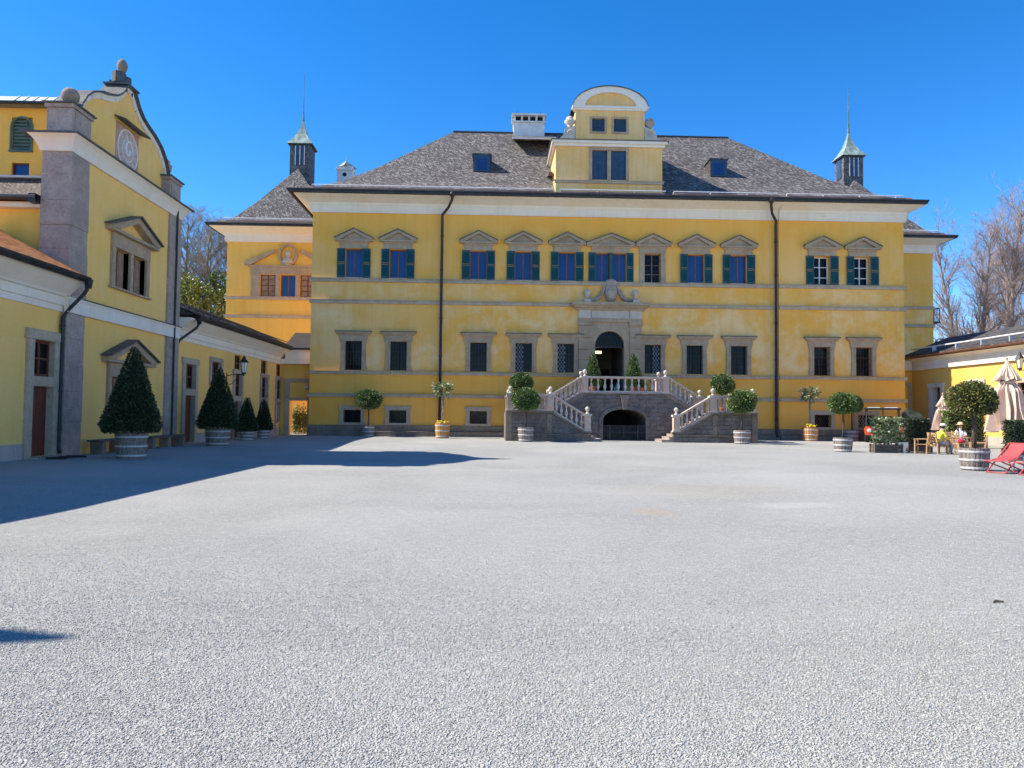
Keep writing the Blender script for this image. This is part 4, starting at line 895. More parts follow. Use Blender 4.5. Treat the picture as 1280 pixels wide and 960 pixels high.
for right in (False, True):
    T = side_T(right)
    top1 = lambda x: 1.74 if x < 3.72 else (max(.56, 1.74-(x-3.72)*.60) if x < 5.78 else .56)
    mb = MB(T); mb.prism([(1.07, 0), (6.2, 0), (6.2, .56), (5.72, .56), (3.72, 1.74), (1.07, 1.74)], 45.03, 45.38); mb.build('front_wall', ST_STAIR, ST)
    masonry(T, 45.03, 1.32, 6.18, .0, lambda x: top1(x)-.04, ST, 21+right)
    mb = MB(T); mb.box(3.5, 3.78, 44.97, 45.04, .5, 1.66); mb.build('wall_strip', ST_PLINTH, ST); mb = MB(T); mb.box(1.02, 1.36, 44.96, 45.4, 0, 1.72); mb.build('corner_quoin', ST_PLINTH, ST); mb = MB(T); mb.box(1.36, 6.2, 44.95, 45.03, .40, .46); mb.build('wall_ledge', ST_PLINTH, ST)
    mb = MB(T); mb.prism([(1.0, 1.74), (3.74, 1.74), (5.74, .56), (6.26, .56), (6.26, .64), (5.78, .64), (3.76, 1.84), (1.0, 1.84)], 44.93, 45.42); mb.build('wall_coping', ST_PLINTH, ST)
    mb = MB(T); mb.box(1.07, 3.75, 45.38, 49.6, 0, 1.78); mb.build('landing', ST_STAIR, ST)
    mb = MB(T); mb.box(1.0, 1.07, 45.4, 49.65, 0, 1.72); mb.build('side_facing', ST_STAIR, ST)
    for k in range(11):
        x1 = 6.72-.297*k; mb = MB(T); y0_ = 45.39 if k > 1 else (45.06 if right else 45.42); mb.box(3.75 if k > 1 else 6.22, x1+(.15 if not k else 0), y0_, 47.29, .162*k, .162*(k+1)-.04)
        mb.box(3.75 if k > 1 else 6.22, x1+(.17 if not k else .02), y0_-.005, 47.288, .162*(k+1)-.04, .162*(k+1)); mb.build('step', ST_PIL, ST)
    for k in range(8):
        x0 = 3.75+.29*k; mb = MB(T); mb.box(x0, 6.02, 47.66, 49.6, 1.78+.159*k, 1.78+.159*(k+1)); mb.build('step', ST_PIL, ST)
    mb = MB(T); mb.prism([(3.7, 1.78), (3.7, 1.80), (5.9, 3.05), (6.2, 3.05), (6.2, 3.0), (6.2, 2.9), (4.1, 1.78)], 47.24, 47.68); mb.build('flight_coping', ST_PLINTH, ST)
    mb = MB(T); mb.prism([(3.75, 0), (6.02, 0), (6.02, 3.0), (5.9, 3.0), (3.75, 1.78)], 49.6, 49.9); mb.build('rear_wall', ST_STAIR, ST)
    newel(T, 1.27, 45.18, 1.84); newel(T, 3.72, 45.18, 1.84); newel(T, 5.98, 45.18, .64)
    balustrade(T, (1.47, 45.18, 1.84), (3.52, 45.18, 1.84), 6); balustrade(T, (3.92, 45.18, 1.76), (5.78, 45.18, .66), 6)
    newel(T, 1.27, 49.4, 1.78); newel(T, 3.9, 49.4, 1.82); newel(T, 3.88, 47.47, 1.82)
    balustrade(T, (1.27, 45.4, 1.80), (1.27, 49.2, 1.80), 12); balustrade(T, (1.47, 49.4, 1.8), (3.7, 49.4, 1.8), 6)
    balustrade(T, (4.08, 47.46, 1.95), (5.88, 47.46, 3.04), 6); balustrade(T, (4.08, 49.4, 1.95), (5.88, 49.4, 3.04), 6)
    newel(T, 6.1, 47.46, 3.06); newel(T, 6.1, 49.4, 3.06); balustrade(T, (6.1, 49.6, 3.06), (6.1, 51.6, 3.06), 6)
# centre wall with the segmental archway, landing slab, gate
GX, GW, GS, GH_ = 8.62, 1.37, 1.32, .68
topc = lambda x: 1.74+max(0, (x-3.75))*.557 if x < 6.0 else (3.0 if x < 11.4 else 1.74+max(0, (13.65-x))*.557)
topc = (lambda f: (lambda x: min(f(x), 3.0)))(topc)
mb = MB()
pts = [(GX-GW*cos(pi*k/16), GS+GH_*sin(pi*k/16)) for k in range(17)]
for d in (47.3, 47.62):
    mb.add([(3.75, d, 0), (GX-GW, d, 0), (GX-GW, d, GS), (GX-GW, d, 3.0), (5.95, d, 3.0), (3.75, d, 1.76)], [(0, 1, 2, 3, 4, 5)])
    mb.add([(13.65, d, 0), (GX+GW, d, 0), (GX+GW, d, GS), (GX+GW, d, 3.0), (11.45, d, 3.0), (13.65, d, 1.76)], [(0, 1, 2, 3, 4, 5)])
    for p, q in zip(pts[:-1], pts[1:]): mb.quad((p[0], d, p[1]), (q[0], d, q[1]), (q[0], d, 3.0), (p[0], d, 3.0))
for p, q in zip([(GX-GW, 0)]+pts, pts+[(GX+GW, 0)]): mb.quad((p[0], 47.3, p[1]), (q[0], 47.3, q[1]), (q[0], 51.9, q[1]), (p[0], 51.9, p[1]))
mb.build('centre_wall', ST_STAIR, ST)
mb = MB(); mb.box(GX-GW-.1, GX+GW+.1, 51.9, 51.95, 0, 2.2); mb.box(GX-GW+.02, GX+GW-.02, 48.3, 51.9, .0, .03); mb.build('vault_shade_back', DARK, ST)  # dark back and floor sheet paint the vault's deep shade
def inarch(x, z, hw, hh): return abs(x-GX) < GW+.18+hw and (z-hh < GS+.1 or ((abs(x-GX)-hw)/(GW+.2))**2+((z-hh-GS)/(GH_+.2))**2 < 1)
masonry(lambda x, y, z: (x, y, z), 47.3, 3.8, 13.6, 0, lambda x: topc(x)-.06, ST, 31, inarch)
for k in range(16):                        # voussoirs
    p, q = pts[k], pts[k+1]; mb = MB(); e = .07+.02*(k % 2)
    o = lambda t: (GX-(GW+.24)*cos(pi*t/16), GS+(GH_+.22)*sin(pi*t/16))
    mb.prism([p, q, o(k+1), o(k)], 47.3-e, 47.36); mb.build('voussoir', ST_STAIR, ST)
for x in (GX-GW-.24, GX+GW+.0):
    for z in (0, .45, .9): mb = MB(); mb.bevbox(x, x+.24, 47.22, 47.36, z+.01, z+.42, .012); mb.build('jamb_stone', ST_STAIR, ST)
mb = MB(); mb.prism([(GX-.13, 1.98), (GX+.13, 1.98), (GX+.2, 2.6), (GX+.28, 2.9), (GX-.28, 2.9), (GX-.2, 2.6)], 47.08, 47.32); mb.build('keystone', ST_PLINTH, ST)
mb = MB(); mb.box(5.9, 11.5, 47.18, 52.0, 3.0, 3.07); mb.build('top_landing', ST_PIL, ST)
balustrade(lambda x, y, z: (x, y, z), (6.3, 47.46, 3.06), (11.1, 47.46, 3.06), 11)
mb = MB(); 
for k in range(29): u = GX-GW+.04+2*(GW-.04)*k/28; mb.box(u-.013, u+.013, 47.45, 47.476, 0, .96+.02*(k % 2))
for z in (.08, .5, .92): mb.box(GX-GW, GX+GW, 47.44, 47.486, z, z+.035)
for u in (GX-.9, GX, GX+.9): mb.box(u-.03, u+.03, 47.43, 47.49, 0, 1.0)
mb.build('iron_gate', mat('grey_iron', (.03, .032, .036), (.055, .058, .064), 6, .6), ST)

# ------------------------------------------------------------------ buildings along the left side
XL = -14.8
TL = lambda u, d, z: (XL-d, u, z)
def stone_frame(T, a, b, c, e, w, m, parent, d=.1, ears=.08, name='stone_surround'):
    mb = MB(T)
    mb.bevbox(a-w, a+.014, -d, .36, c, e, .012); mb.bevbox(b-.014, b+w, -d, .36, c, e, .012); mb.bevbox(a-w-ears, b+w+ears, -d-.02, .03, e, e+w, .012)
    return mb.build(name, m, parent)
def door_with_transom(T, root, a, b, zd, w0, w1, fr, leafc=WOOD_RED, deep=.2):
    """door leaf in a deep stone surround and a two-light window over it"""
    stone_frame(T, a, b, 0, w1, fr, ST_BELT, root, .09)
    mb = MB(T); mb.bevbox(a, b, -.07, .2, zd, w0, .01); mb.build('lintel', ST_BELT, root)
    mb = MB(T); mb.box(a, b, deep-.02, deep+.05, .06, zd)
    n = 6
    for k in range(n): mb.box(a+(b-a)*k/n+.008, a+(b-a)*(k+1)/n-.008, deep-.045, deep-.02, .08, zd-.03)
    d_ = mb.build('door', leafc, root); mb = MB(T); mb.box(a+.1, a+.16, deep-.1, deep-.045, 1.0, 1.2); mb.build('door_handle', IRON, d_)
    f = window_unit(root, T, a, b, w0, w1, .2, WOOD_RED, GLASS, .09, 1, ((w0+w1)/2,))
    mb = MB(T); mb.box(a-.12, b+.12, -.3, .19, 0, .055); mb.build('doorstep', ST_PIL, root)
def long_cornice(T, root, y0, y1, zb, zt, over, m=PL_WHITE, name='cornice'):
    mb = MB(T); P = [(0, zb), (-.06, zb), (-.06, zb+.2), (-.12, zb+.22), (-.12, zb+.5), (-.2, zb+.53), (-.24, zb+.6), (-over+.12, zt-.08), (-over+.1, zt), (0, zt)]
    n = len(P); mb.add([(y0, d, z) for d, z in P]+[(y1, d, z) for d, z in P], [(i, (i+1) % n, n+(i+1) % n, n+i) for i in range(n)]+[tuple(range(n)), tuple(range(2*n-1, n-1, -1))])
    return mb.build(name, m, root)
def half_gutter(T, root, y0, y1, d, z, m=GUTTER, name='gutter'):
    mb = MB(T); r = .115; n = 7
    P = [(d-r*cos(pi*k/n), z-r*sin(pi*k/n)) for k in range(n+1)]; P2 = [(d-(r-.015)*cos(pi*k/n), z-(r-.015)*sin(pi*k/n)) for k in range(n, -1, -1)]
    mb.extrude([(y0, a, b) for a, b in P+P2], (y1-y0, 0, 0)); mb.box(y0, y1, d+.07, d+.1, z-.17, z+.02)
    return mb.build(name, m, root)

# -- near low wing
LW = thing('low_wing', (XL-3, 10, 0), 'low yellow building at left edge with orange tiled roof, white cornice and red door', 'building')
h1 = [(24.45, 25.6, .06, 2.36), (24.45, 25.6, 2.69, 3.88)]
h1 += [(y, y+1.15, .06, 2.36) for y in (3.0,)] + [(y, y+1.15, 2.0, 3.88) for y in (8, 13, 18)]
mb = MB(TL); wall(mb, -12, 26.1, .42, 6.0, [h for h in h1 if h[2] > .5], .4)
mb.v.clear(); mb.f.clear(); wall(mb, -12, 26.1, 0, 6.0, h1, .42); mb.quad((-12, 0, 0), (-12, 6, 0), (-12, 6, 6), (-12, 0, 6)); mb.build('wall', PL_SIDE, LW)
mb = MB(TL)
for a, b in ((-12, 3.0-.34), (4.15+.34, 24.1), (25.95, 26.05)): mb.box(a, b, -.035, .01, -.05, .5)
mb.build('plinth', PL_GREY, LW)
door_with_transom(TL, LW, 24.45, 25.6, 2.36, 2.69, 3.88, .33)
for y in (8, 13, 18):
    window_unit(LW, TL, y, y+1.15, 2.0, 3.88, .3, WOOD_RED, GLASS, .09, 1, (3.0,)); stone_frame(TL, y, y+1.15, 1.7, 3.88, .3, ST_PIL, LW)
mb = MB(TL); mb.box(3, 4.15, .38, .42, .06, 2.36); mb.build('door', WOOD_RED, LW); stone_frame(TL, 3, 4.15, 0, 2.36, .33, ST_PIL, LW)
long_cornice(TL, LW, -12, 26.1, 4.97, 6.05, .8); half_gutter(TL, LW, -12, 25.95, -.92, 6.16)
mb = MB(TL); mb.quad((-12.2, -.85, 6.16), (26.05, -.85, 6.16), (26.05, 2.3, 7.8), (-12.2, 2.3, 7.8)); mb.quad((-12.2, 2.3, 7.8), (26.05, 2.3, 7.8), (26.05, 5.6, 6.16), (-12.2, 5.6, 6.16)); mb.quad((-12.2, -.85, 6.10), (26.05, -.85, 6.10), (26.05, 5.6, 6.10), (-12.2, 5.6, 6.10))
mb.prism([(-.85, 0), (0, 0)], 0, 0) if False else None
rl = mb.build('roof', RF_ORANGE, LW)
mb = MB(TL); y = -12.0; rows = 14; rng = random.Random(9)
for r in range(rows):                      # tile courses standing proud of the roof plane, nearest the eave first
    d0 = -.88+3.18*r/rows; d1 = d0+.30; z0 = 6.19+1.64*r/rows; z1 = z0+.155
    y = 10.0
    while y < 25.95:
        w = .20; e = rng.uniform(0, .012); mb.extrude([(y+.006, d0, z0+e+.03), (y+.006, d1, z1+e), (y+.006, d1, z1+e-.02), (y+.006, d0, z0+e)], (w-.012, 0, 0)); y += w
tag(mb.build('roof_tile', RF_ORANGE, rl), kind='stuff')
mb = MB(TL); mb.tube([(-12, 2.3, 7.83), (26.0, 2.3, 7.83)], .1, 7); mb.build('ridge_cap', LEAD, rl)  # dark tube stands in for a shadowed roof strip behind
mb = MB(TL); mb.box(5.62, 5.9, .2, .5, 6.6, 11.5); mb.box(5.56, 5.96, .14, .56, 11.5, 11.6); mb.lathe([(.2, 0), (.17, .3), (.05, .7)], 8, (5.76, .35, 11.6)); mb.build('chimney', LIMEWHITE, LW)  # out-of-view chimney, added to throw the slim shadow on the gravel
def swan_pipe(T, root, yg, dg, zg, y, z1, name='downpipe'):
    mb = MB(T); mb.tube([(yg, dg, zg-.02), (yg, dg+.02, zg-.3), (yg-.04, dg+.1, zg-.48), (y+.1, -.2, z1+.25), (y, -.12, z1), (y, -.12, .3), (y, -.18, .12)], .062, 8)
    mb.lathe([(.1, 0), (.14, .22), (.16, .3), (.0, .3)], 8, (yg, dg, zg-.3))
    for z in (z1-.3, 2.2, .9): mb.lathe([(.085, 0), (.085, .06)], 8, (y, -.12, z))
    return mb.build(name, GUTTER, root, smooth=True)
swan_pipe(TL, LW, 26.0, -.9, 6.1, 25.98-.06, 4.75)

# -- gabled gatehouse
GHO = thing('gatehouse', (-15.5, 30.6, 0), 'tall gabled yellow building on the left with stone corner pilasters, painted clock and ball finials', 'building')
XB = -14.68; TB = lambda u, d, z: (XB-d, u, z)
B0, B1 = 26.05, 35.2
hb = [(29.2, 30.38, 6.45, 7.95), (30.62, 31.8, 6.45, 7.95), (29.2, 30.38, 1.3, 2.9), (30.62, 31.8, 1.3, 2.9)]
mb = MB(TB); wall(mb, B0+.02, B1, 0, 11.0, hb, .42); mb.quad((B0+.02, 0, 0), (B0+.02, .88, 0), (B0+.02, .88, 11), (B0+.02, 0, 11)); mb.quad((B1, 0, 0), (B1, 6, 0), (B1, 6, 11), (B1, 0, 11)); mb.build('wall', PL_SIDE, GHO)
def pilaster(y0, y1, z0, z1, n, deep):
    hs_ = [random.uniform(.8, 1.2) for _ in range(n)]; k_ = (z1-z0)/sum(hs_); z = z0
    for h in hs_:
        e = random.uniform(-.012, .012); mb = MB(TB); mb.bevbox(y0-e, y1+e, -.1-e, deep, z+.003, z+h*k_-.003, .008); mb.build('pilaster_stone', ST_PIL, GHO); z += h*k_
pilaster(B0-.08, 27.12, 0, 4.96, 5, .93); pilaster(B0-.08, 27.12, 5.5, 10.58, 6, .93); pilaster(33.95, B1+.03, 0, 4.96, 6, .3); pilaster(33.95, B1+.03, 5.5, 10.58, 7, .3)
mb = MB(TB)
pc = [(.10, 10.58), (.13, 10.70), (.19, 10.85), (.29, 11.0), (.40, 11.1)]
vs = [q for e, z in pc for q in ((B0-.02-e, -e, z), (B1+e, -e, z), (B1+e, .9+e, z), (B0-.02-e, .9+e, z))]
mb.add(vs, [(i*4+k, i*4+(k+1) % 4, i*4+4+(k+1) % 4, i*4+4+k) for i in range(4) for k in range(4)]+[(3, 2, 1, 0), (16, 17, 18, 19)])
mb.build('main_cornice', PL_WHITE, GHO)
mb = MB(TB); mb.box(B0-.48, B1+.5, -.47, 1.5, 11.1, 11.16); mb.build('cornice_flashing', LEAD, GHO)
mb = MB(TB); mb.box(B0-.08, B1+.02, -.14, .01, 4.97, 5.42); mb.box(B0-.1, B1+.04, -.18, .008, 5.42, 5.5); mb.build('belt_band', PL_WHITE, GHO)
mb = MB(TB); mb.box(B0+.9, B1+.05, -.22, .006, 5.5, 5.54); mb.build('belt_flashing', LEAD, GHO)
def side_pediment(T, yc, hw, z0, ha, root):
    mb = MB(T); mb.box(yc-hw, yc+hw, -.3, .015, z0, z0+.12)
    for s in (-1, 1): mb.prism([(yc+s*hw, z0+.12), (yc+s*hw, z0+.22), (yc, z0+ha), (yc, z0+ha-.24), (yc+s*(hw-.5), z0+.12)], -.34, .012)
    mb.build('pediment', ST_FRAME, root)
    mb = MB(T)
    for s in (-1, 1): mb.prism([(yc+s*(hw+.07), z0+.2), (yc+s*(hw+.07), z0+.26), (yc, z0+ha+.07), (yc, z0+ha+.005)], -.46, .01)
    mb.build('pediment_flashing', LEAD, root)
for zb in (6.45, 1.3):
    zt = zb+1.5 if zb > 5 else 2.9
    mb = MB(TB)
    for a, b in ((28.92, 29.2), (30.38, 30.62), (31.8, 32.08)): mb.bevbox(a, b, -.1, .2, zb-.05, zt, .012)
    mb.bevbox(28.92, 32.08, -.11, .03, zt, zt+.55, .012); mb.box(28.8, 32.2, -.16, .03, zb-.12, zb-.05)
    mb.build('window_surround', ST_FRAME, GHO)
    for a, b in ((29.2, 30.38), (30.62, 31.8)):
        f = window_unit(GHO, TB, a, b, zb, zt, .36, WOOD_RED, GLASS, .08, 1, ((zb+zt)/2+.1,))
        mb = MB(TB); mb.box(b-.52, b-.03, .18, .215, zb+.03, zt-.03)
        for k in range(11): mb.box(b-.47, b-.08, .165, .18, zb+.12+k*.12, zb+.18+k*.12)
        mb.build('inner_shutter', WOOD_TAN, f)
    side_pediment(TB, 30.5, 2.0, zt+.55, .95, GHO)
# gable wall above the cornice
XG = -15.05; TG = lambda u, d, z: (XG-d, u, z); GC2 = 30.62
half = [(0.0, 14.85), (.3, 14.82), (.5, 14.58), (.75, 14.3), (1.15, 14.03), (1.7, 13.84), (2.2, 13.72), (2.45, 13.62), (2.9, 13.42), (3.3, 13.1), (3.6, 12.7), (3.76, 12.3), (3.78, 11.16)]
out = [(GC2-a, z) for a, z in reversed(half)] + [(GC2+a, z) for a, z in half[1:]]
mb = MB(TG); mb.prism(out, 0, .55); mb.build('gable_wall', PL_SIDE, GHO)
mb = MB(TG); mb2 = MB(TG)
for p, q in zip(out[1:-2], out[2:-1]):
    nrm = Vector((q[1]-p[1], -(q[0]-p[0]))); nrm = nrm.normalized() if nrm.length else Vector((0, 1)); nrm = nrm if nrm.y > 0 or abs(nrm.x) > .9 else -nrm
    if nrm.y < 0: nrm = -nrm
    i_ = .22; mb.prism([p, q, (q[0]-nrm.x*i_, q[1]-nrm.y*i_), (p[0]-nrm.x*i_, p[1]-nrm.y*i_)], -.08, -.004); mb2.prism([p, q, (q[0]+nrm.x*.07, q[1]+nrm.y*.07), (p[0]+nrm.x*.07, p[1]+nrm.y*.07)], -.22, .75)
mb.build('gable_border', PL_WHITE, GHO); mb2.build('gable_coping', LEAD, GHO)
mb = MB(TG); mb.box(GC2-.5, GC2+.5, -.26, .75, 14.84, 14.91); mb.box(GC2-.36, GC2+.36, -.08, .58, 14.91, 15.05)
for s in (-1, 1): mb.lathe([(.05, -.25), (.26, -.22), (.26, .22), (.05, .25)], 8, (GC2+s*.26, .25, 15.17))
mb.lathe([(.32, 0), (.27, .26), (.14, .38), (.18, .44), (.08, .5)], 10, (GC2, .25, 15.0)); mb.build('finial_base', LEAD, GHO)
mb = MB(TG); mb.lathe([(.04, 0), (.14, .08), (.2, .24), (.21, .36), (.15, .52), (.02, .64)], 11, (GC2, .25, 15.46)); mb.build('pinecone_finial', ST_PLINTH, GHO, smooth=True)
for y0, y1, ballr in ((B0-.02, 27.25, .30), (33.95, 35.15, .0)):
    mb = MB(TB); mb.bevbox(y0, y1, -.02, .86, 11.17, 12.15, .02); mb.box(y0+.14, y1-.14, -.06, .01, 11.3, 12.0); mb.box(y0-.06, y1+.06, -.08, .92, 12.15, 12.28); mb.build('pedestal', ST_PIL, GHO)
    mb = MB(TB); mb.box(y0-.14, y1+.14, -.15, .98, 12.28, 12.33); mb.build('pedestal_flashing', LEAD, GHO)
    yc = (y0+y1)/2
    if ballr: mb = MB(TB); mb.lathe([(.24, 0), (.12, .08), (.1, .2)], 10, (yc, .42, 12.33)); mb.ball((yc, .42, 12.80), ballr, 16, 10); mb.build('stone_ball', ST_PLINTH, GHO, smooth=True)
    else: mb = MB(TB); mb.lathe([(.2, 0), (.1, .1), (.26, .35), (.3, .6), (.16, .72), (.22, .78), (.05, .95)], 10, (yc-.1, .42, 12.33)); mb.build('stone_urn', ST_PIL, GHO, smooth=True)
# painted clock: square field, round dial, ring and a pale scrolled hand
CY, CZ, CR = 30.72, 12.28, .86
mb = MB(TG); mb.box(CY-.95, CY+.95, -.02, .01, 11.25, 13.2); mb.build('clock_field', CLOCKRING, GHO)
disc = lambda r: [(CY+r*cos(2*pi*k/36), CZ+r*sin(2*pi*k/36)) for k in range(36)]
mb = MB(TG); mb.prism(disc(CR), -.035, -.02); ck = mb.build('clock_dial', CLOCKFACE, GHO)
def ringm(r0, r1, d0, d1, m, name):
    mb = MB(TG)
    for k in range(36):
        a, b = 2*pi*k/36, 2*pi*(k+1)/36; mb.prism([(CY+r0*cos(a), CZ+r0*sin(a)), (CY+r0*cos(b), CZ+r0*sin(b)), (CY+r1*cos(b), CZ+r1*sin(b)), (CY+r1*cos(a), CZ+r1*sin(a))], d0, d1)
    return mb.build(name, m, ck)
ringm(.80, .86, -.05, -.036, PL_WHITE, 'dial_rim'); ringm(.42, .45, -.045, -.036, PL_WHITE, 'inner_ring')
mb = MB(TG)
for k in range(12): a = 2*pi*k/12; mb.prism([(CY+.58*cos(a-.03), CZ+.58*sin(a-.03)), (CY+.74*cos(a-.03), CZ+.74*sin(a-.03)), (CY+.74*cos(a+.03), CZ+.74*sin(a+.03)), (CY+.58*cos(a+.03), CZ+.58*sin(a+.03))], -.045, -.036)
mb.build('hour_marks', CLOCKRING, ck)
mb = MB(TG); mb.tube([(CY+(.34-.02*k)*cos(1.0+k*.42), -.06, CZ+(.42-.025*k)*sin(1.0+k*.42)) for k in range(15)], .055, 5); mb.tube([(CY-.05, -.06, CZ+.35), (CY-.2, -.06, CZ+.62)], [.05, .02], 5); mb.tube([(CY, -.06, CZ+.02), (CY+.18, -.06, CZ-.02)], .05, 5); mb.build('scrolled_hand', WHITE, ck)
mb = MB(TG); mb.extrude([(CY-1.1, -.42, 13.18), (CY-1.1, 0, 13.32), (CY-1.1, 0, 13.38), (CY-1.1, -.46, 13.23)], (2.2, 0, 0)); mb.build('clock_canopy', LEAD, GHO)
mb = MB(TB); mb.tube([(B1-.62, -.16, 11.0), (B1-.62, -.16, .2)], .045, 7); mb.build('lightning_conductor', GUTTER, GHO)
# body, zinc roof, louvred opening, and the lower shingled annexe in front of it
TY = lambda u, d, z: (u, 28.25+d, z)
ht = [(-18.15, -17.38, 11.35, 12.62), (-18.1, -17.45, 10.35, 10.88)]
mb = MB(TY); wall(mb, -34, -16.6, 0, 12.98, ht, .22); mb.quad((-16.6, 0, 0), (-16.6, 6.5, 0), (-16.6, 6.5, 13.05), (-16.6, 0, 13.05)); mb.quad((-34, 6.5, 0), (-16.6, 6.5, 0), (-16.6, 6.5, 13.05), (-34, 6.5, 13.05)); mb.build('rear_block_wall', PL_ORANGE, GHO)
mb = MB(TY); arch = [(-18.15, 11.35), (-17.38, 11.35), (-17.38, 12.25)]+[(-17.765+.385*cos(pi*k/10), 12.25+.37*sin(pi*k/10)) for k in range(1, 10)]+[(-18.15, 12.25)]
mb.prism(arch, .1, .14)
for k in range(9): mb.extrude([(-18.08, .02, 11.42+k*.13), (-18.08, .1, 11.5+k*.13), (-18.08, .1, 11.54+k*.13), (-18.08, .0, 11.46+k*.13)], (.63 if k < 7 else .5, 0, 0))
mb.build('arched_louvre', SH_COPPER, GHO)
mb = MB(TY); wpt = [(a-(-17.765), z) for a, z in arch]
for p, q in zip(arch[1:], arch[2:]+arch[:1]): 
    mb.tube([(p[0], -.02, p[1]), (q[0], -.02, q[1])], .045, 5)
mb.tube([(-18.2, -.03, 11.33), (-17.33, -.03, 11.33)], .05, 5); mb.build('louvre_frame', SH_COPPER, GHO)
f = window_unit(GHO, TY, -18.1, -17.45, 10.35, 10.88, .18, WOOD_RED, GLASS_B, .04, 0)
zr = [(27.75, 13.14), (28.6, 13.5), (29.4, 14.05), (30.2, 14.62), (30.9, 14.85), (31.9, 14.6), (33.2, 13.7), (34.9, 13.14)]
mb = MB(); xs_ = [-34+.9*k for k in range(19)]+[-17.45, -17.1, -16.75, -16.4, -16.0, -15.55]
def zs_(x): t = max(0, min(1, (x+17.9)/1.5)); return .28+.72*t*t*(3-2*t)
zf_ = lambda x, y, z: max(13.02+min(.34, max(0, y-27.75)*1.0)*(1 if y < 34 else 0), 13.04+(z-13.13)*zs_(x))
zr.insert(1, (28.1, 13.25)); gv = [(x, y, zf_(x, y, z)) for x in xs_ for y, z in zr]; nr = len(zr)
mb.add(gv, [(i*nr+k, i*nr+k+1, (i+1)*nr+k+1, (i+1)*nr+k) for i in range(len(xs_)-1) for k in range(nr-1)])
for x in xs_[::1]: mb.tube([(x, y, zf_(x, y, z)+.01) for y, z in zr], .025, 4)
mb.add([(-15.55, y, z) for y, z in zr]+[(-15.55, y, 13.0) for y, z in reversed(zr)], [tuple(range(2*nr))])
mb.build('zinc_roof', ZINC, GHO)
mb = MB(); mb.box(-34, -16.3, 27.64, 27.76, 12.93, 13.02); mb.build('roof_gutter', GUTTER, GHO)
TA = lambda u, d, z: (u, 26.35+d, z)
AN = thing('annexe', (-22, 27, 0), 'small ochre upper storey with brown shingle lean-to roof beside the stone pilaster at far left', 'building')
mb = MB(TA); wall(mb, -34, -15.6, 0, 8.75, [], .2); mb.build('wall', PL_ORANGE, AN)
mb = MB(TA); mb.box(-34, -15.61, -.3, .01, 8.62, 8.8); mb.build('cornice', PL_WHITE, AN)
mb = MB(TA); mb.quad((-34, -.5, 8.93), (-15.62, -.5, 8.93), (-15.62, 1.9, 10.3), (-34, 1.9, 10.3)); mb.quad((-34, -.5, 8.87), (-15.62, -.5, 8.87), (-15.62, 1.9, 10.2), (-34, 1.9, 10.2)); mb.build('roof', RF_BROWN, AN)
mb = MB(TA); mb.tube([(-34, -.56, 8.9), (-15.65, -.56, 8.9)], .1, 7); mb.box(-15.9, -15.65, -.62, -.3, 8.72, 9.02); mb.build('gutter', GUTTER, AN)
mb = MB(TA); mb.tube([(-34, 1.7, 10.3), (-16.2, 1.7, 10.3)], .05, 6); mb.build('snow_rail', RAIL, AN)

# -- far low wing between gatehouse and palace
FW = thing('low_wing', (XL-3, 44, 0), 'low yellow building with dark shingle roof between gabled house and palace, tall narrow windows', 'building')
hf = [(36.5, 37.75, .06, 2.36), (36.5, 37.75, 2.69, 3.9), (39.9, 41.3, 3.05, 4.25), (43.55, 44.75, .06, 2.2), (43.55, 44.75, 2.5, 3.8), (43.55, 44.75, 4.0, 4.9), (48.6, 49.9, 2.5, 3.85), (48.6, 49.9, 4.05, 4.95), (52.05, 53.3, 2.5, 3.85), (52.05, 53.3, 4.05, 4.95), (48.6, 49.9, .8, 2.3), (52.05, 53.3, .8, 2.3)]
mb = MB(TL); wall(mb, 35.15, 53.45, 0, 6.0, hf, .42); mb.build('wall', PL_SIDE, FW)
mb = MB(TL)
for a, b in ((35.2, 36.1), (38.1, 43.2), (45.1, 53.6)): mb.box(a, b, -.035, .01, -.05, .5)
mb.build('plinth', PL_GREY, FW)
door_with_transom(TL, FW, 36.5, 37.75, 2.36, 2.69, 3.9, .3); door_with_transom(TL, FW, 43.55, 44.75, 2.2, 2.5, 3.8, .26)
for (a, b, c, e) in ((39.9, 41.3, 3.05, 4.25), (43.55, 44.75, 4.0, 4.9), (48.6, 49.9, 2.5, 3.85), (48.6, 49.9, 4.05, 4.95), (52.05, 53.3, 2.5, 3.85), (52.05, 53.3, 4.05, 4.95)):
    f = window_unit(FW, TL, a, b, c, e, .2, WOOD_RED, GLASS, .08, 1, ((c+e)/2,)); 
    if c != 4.0: stone_frame(TL, a, b, c-.1, e-.002, .2 if e > 4.9 else .24, ST_PIL, FW, .08, .0) if c < 4 else None
for a in (48.6, 52.05):
    stone_frame(TL, a, a+(1.3 if a < 50 else 1.25), .1, 2.3, .2, ST_PIL, FW, .09, 0); mb = MB(TL); mb.box(a+.02, a+1.2, .15, .19, .82, 2.28); v = mb.build('display_case', WOOD_TAN, FW)
    mb = MB(TL); mb.box(a+.15, a+.85, .12, .148, 1.1, 2.1); mb.build('painted_reflection', WHITE, v)  # white sheet stands in for a reflection in the lower window
long_cornice(TL, FW, 35.25, 53.4, 4.97, 6.0, .85); half_gutter(TL, FW, 35.7, 53.0, -.92, 6.12)
mb = MB(TL); mb.quad((35.3, -.88, 6.14), (53.2, -.88, 6.14), (53.2, 2.4, 7.55), (35.3, 2.4, 7.55)); mb.quad((35.3, 2.4, 7.55), (53.2, 2.4, 7.55), (53.2, 5.4, 6.1), (35.3, 5.4, 6.1)); mb.quad((35.3, -.88, 6.07), (53.2, -.88, 6.07), (53.2, 5.4, 6.05), (35.3, 5.4, 6.05))
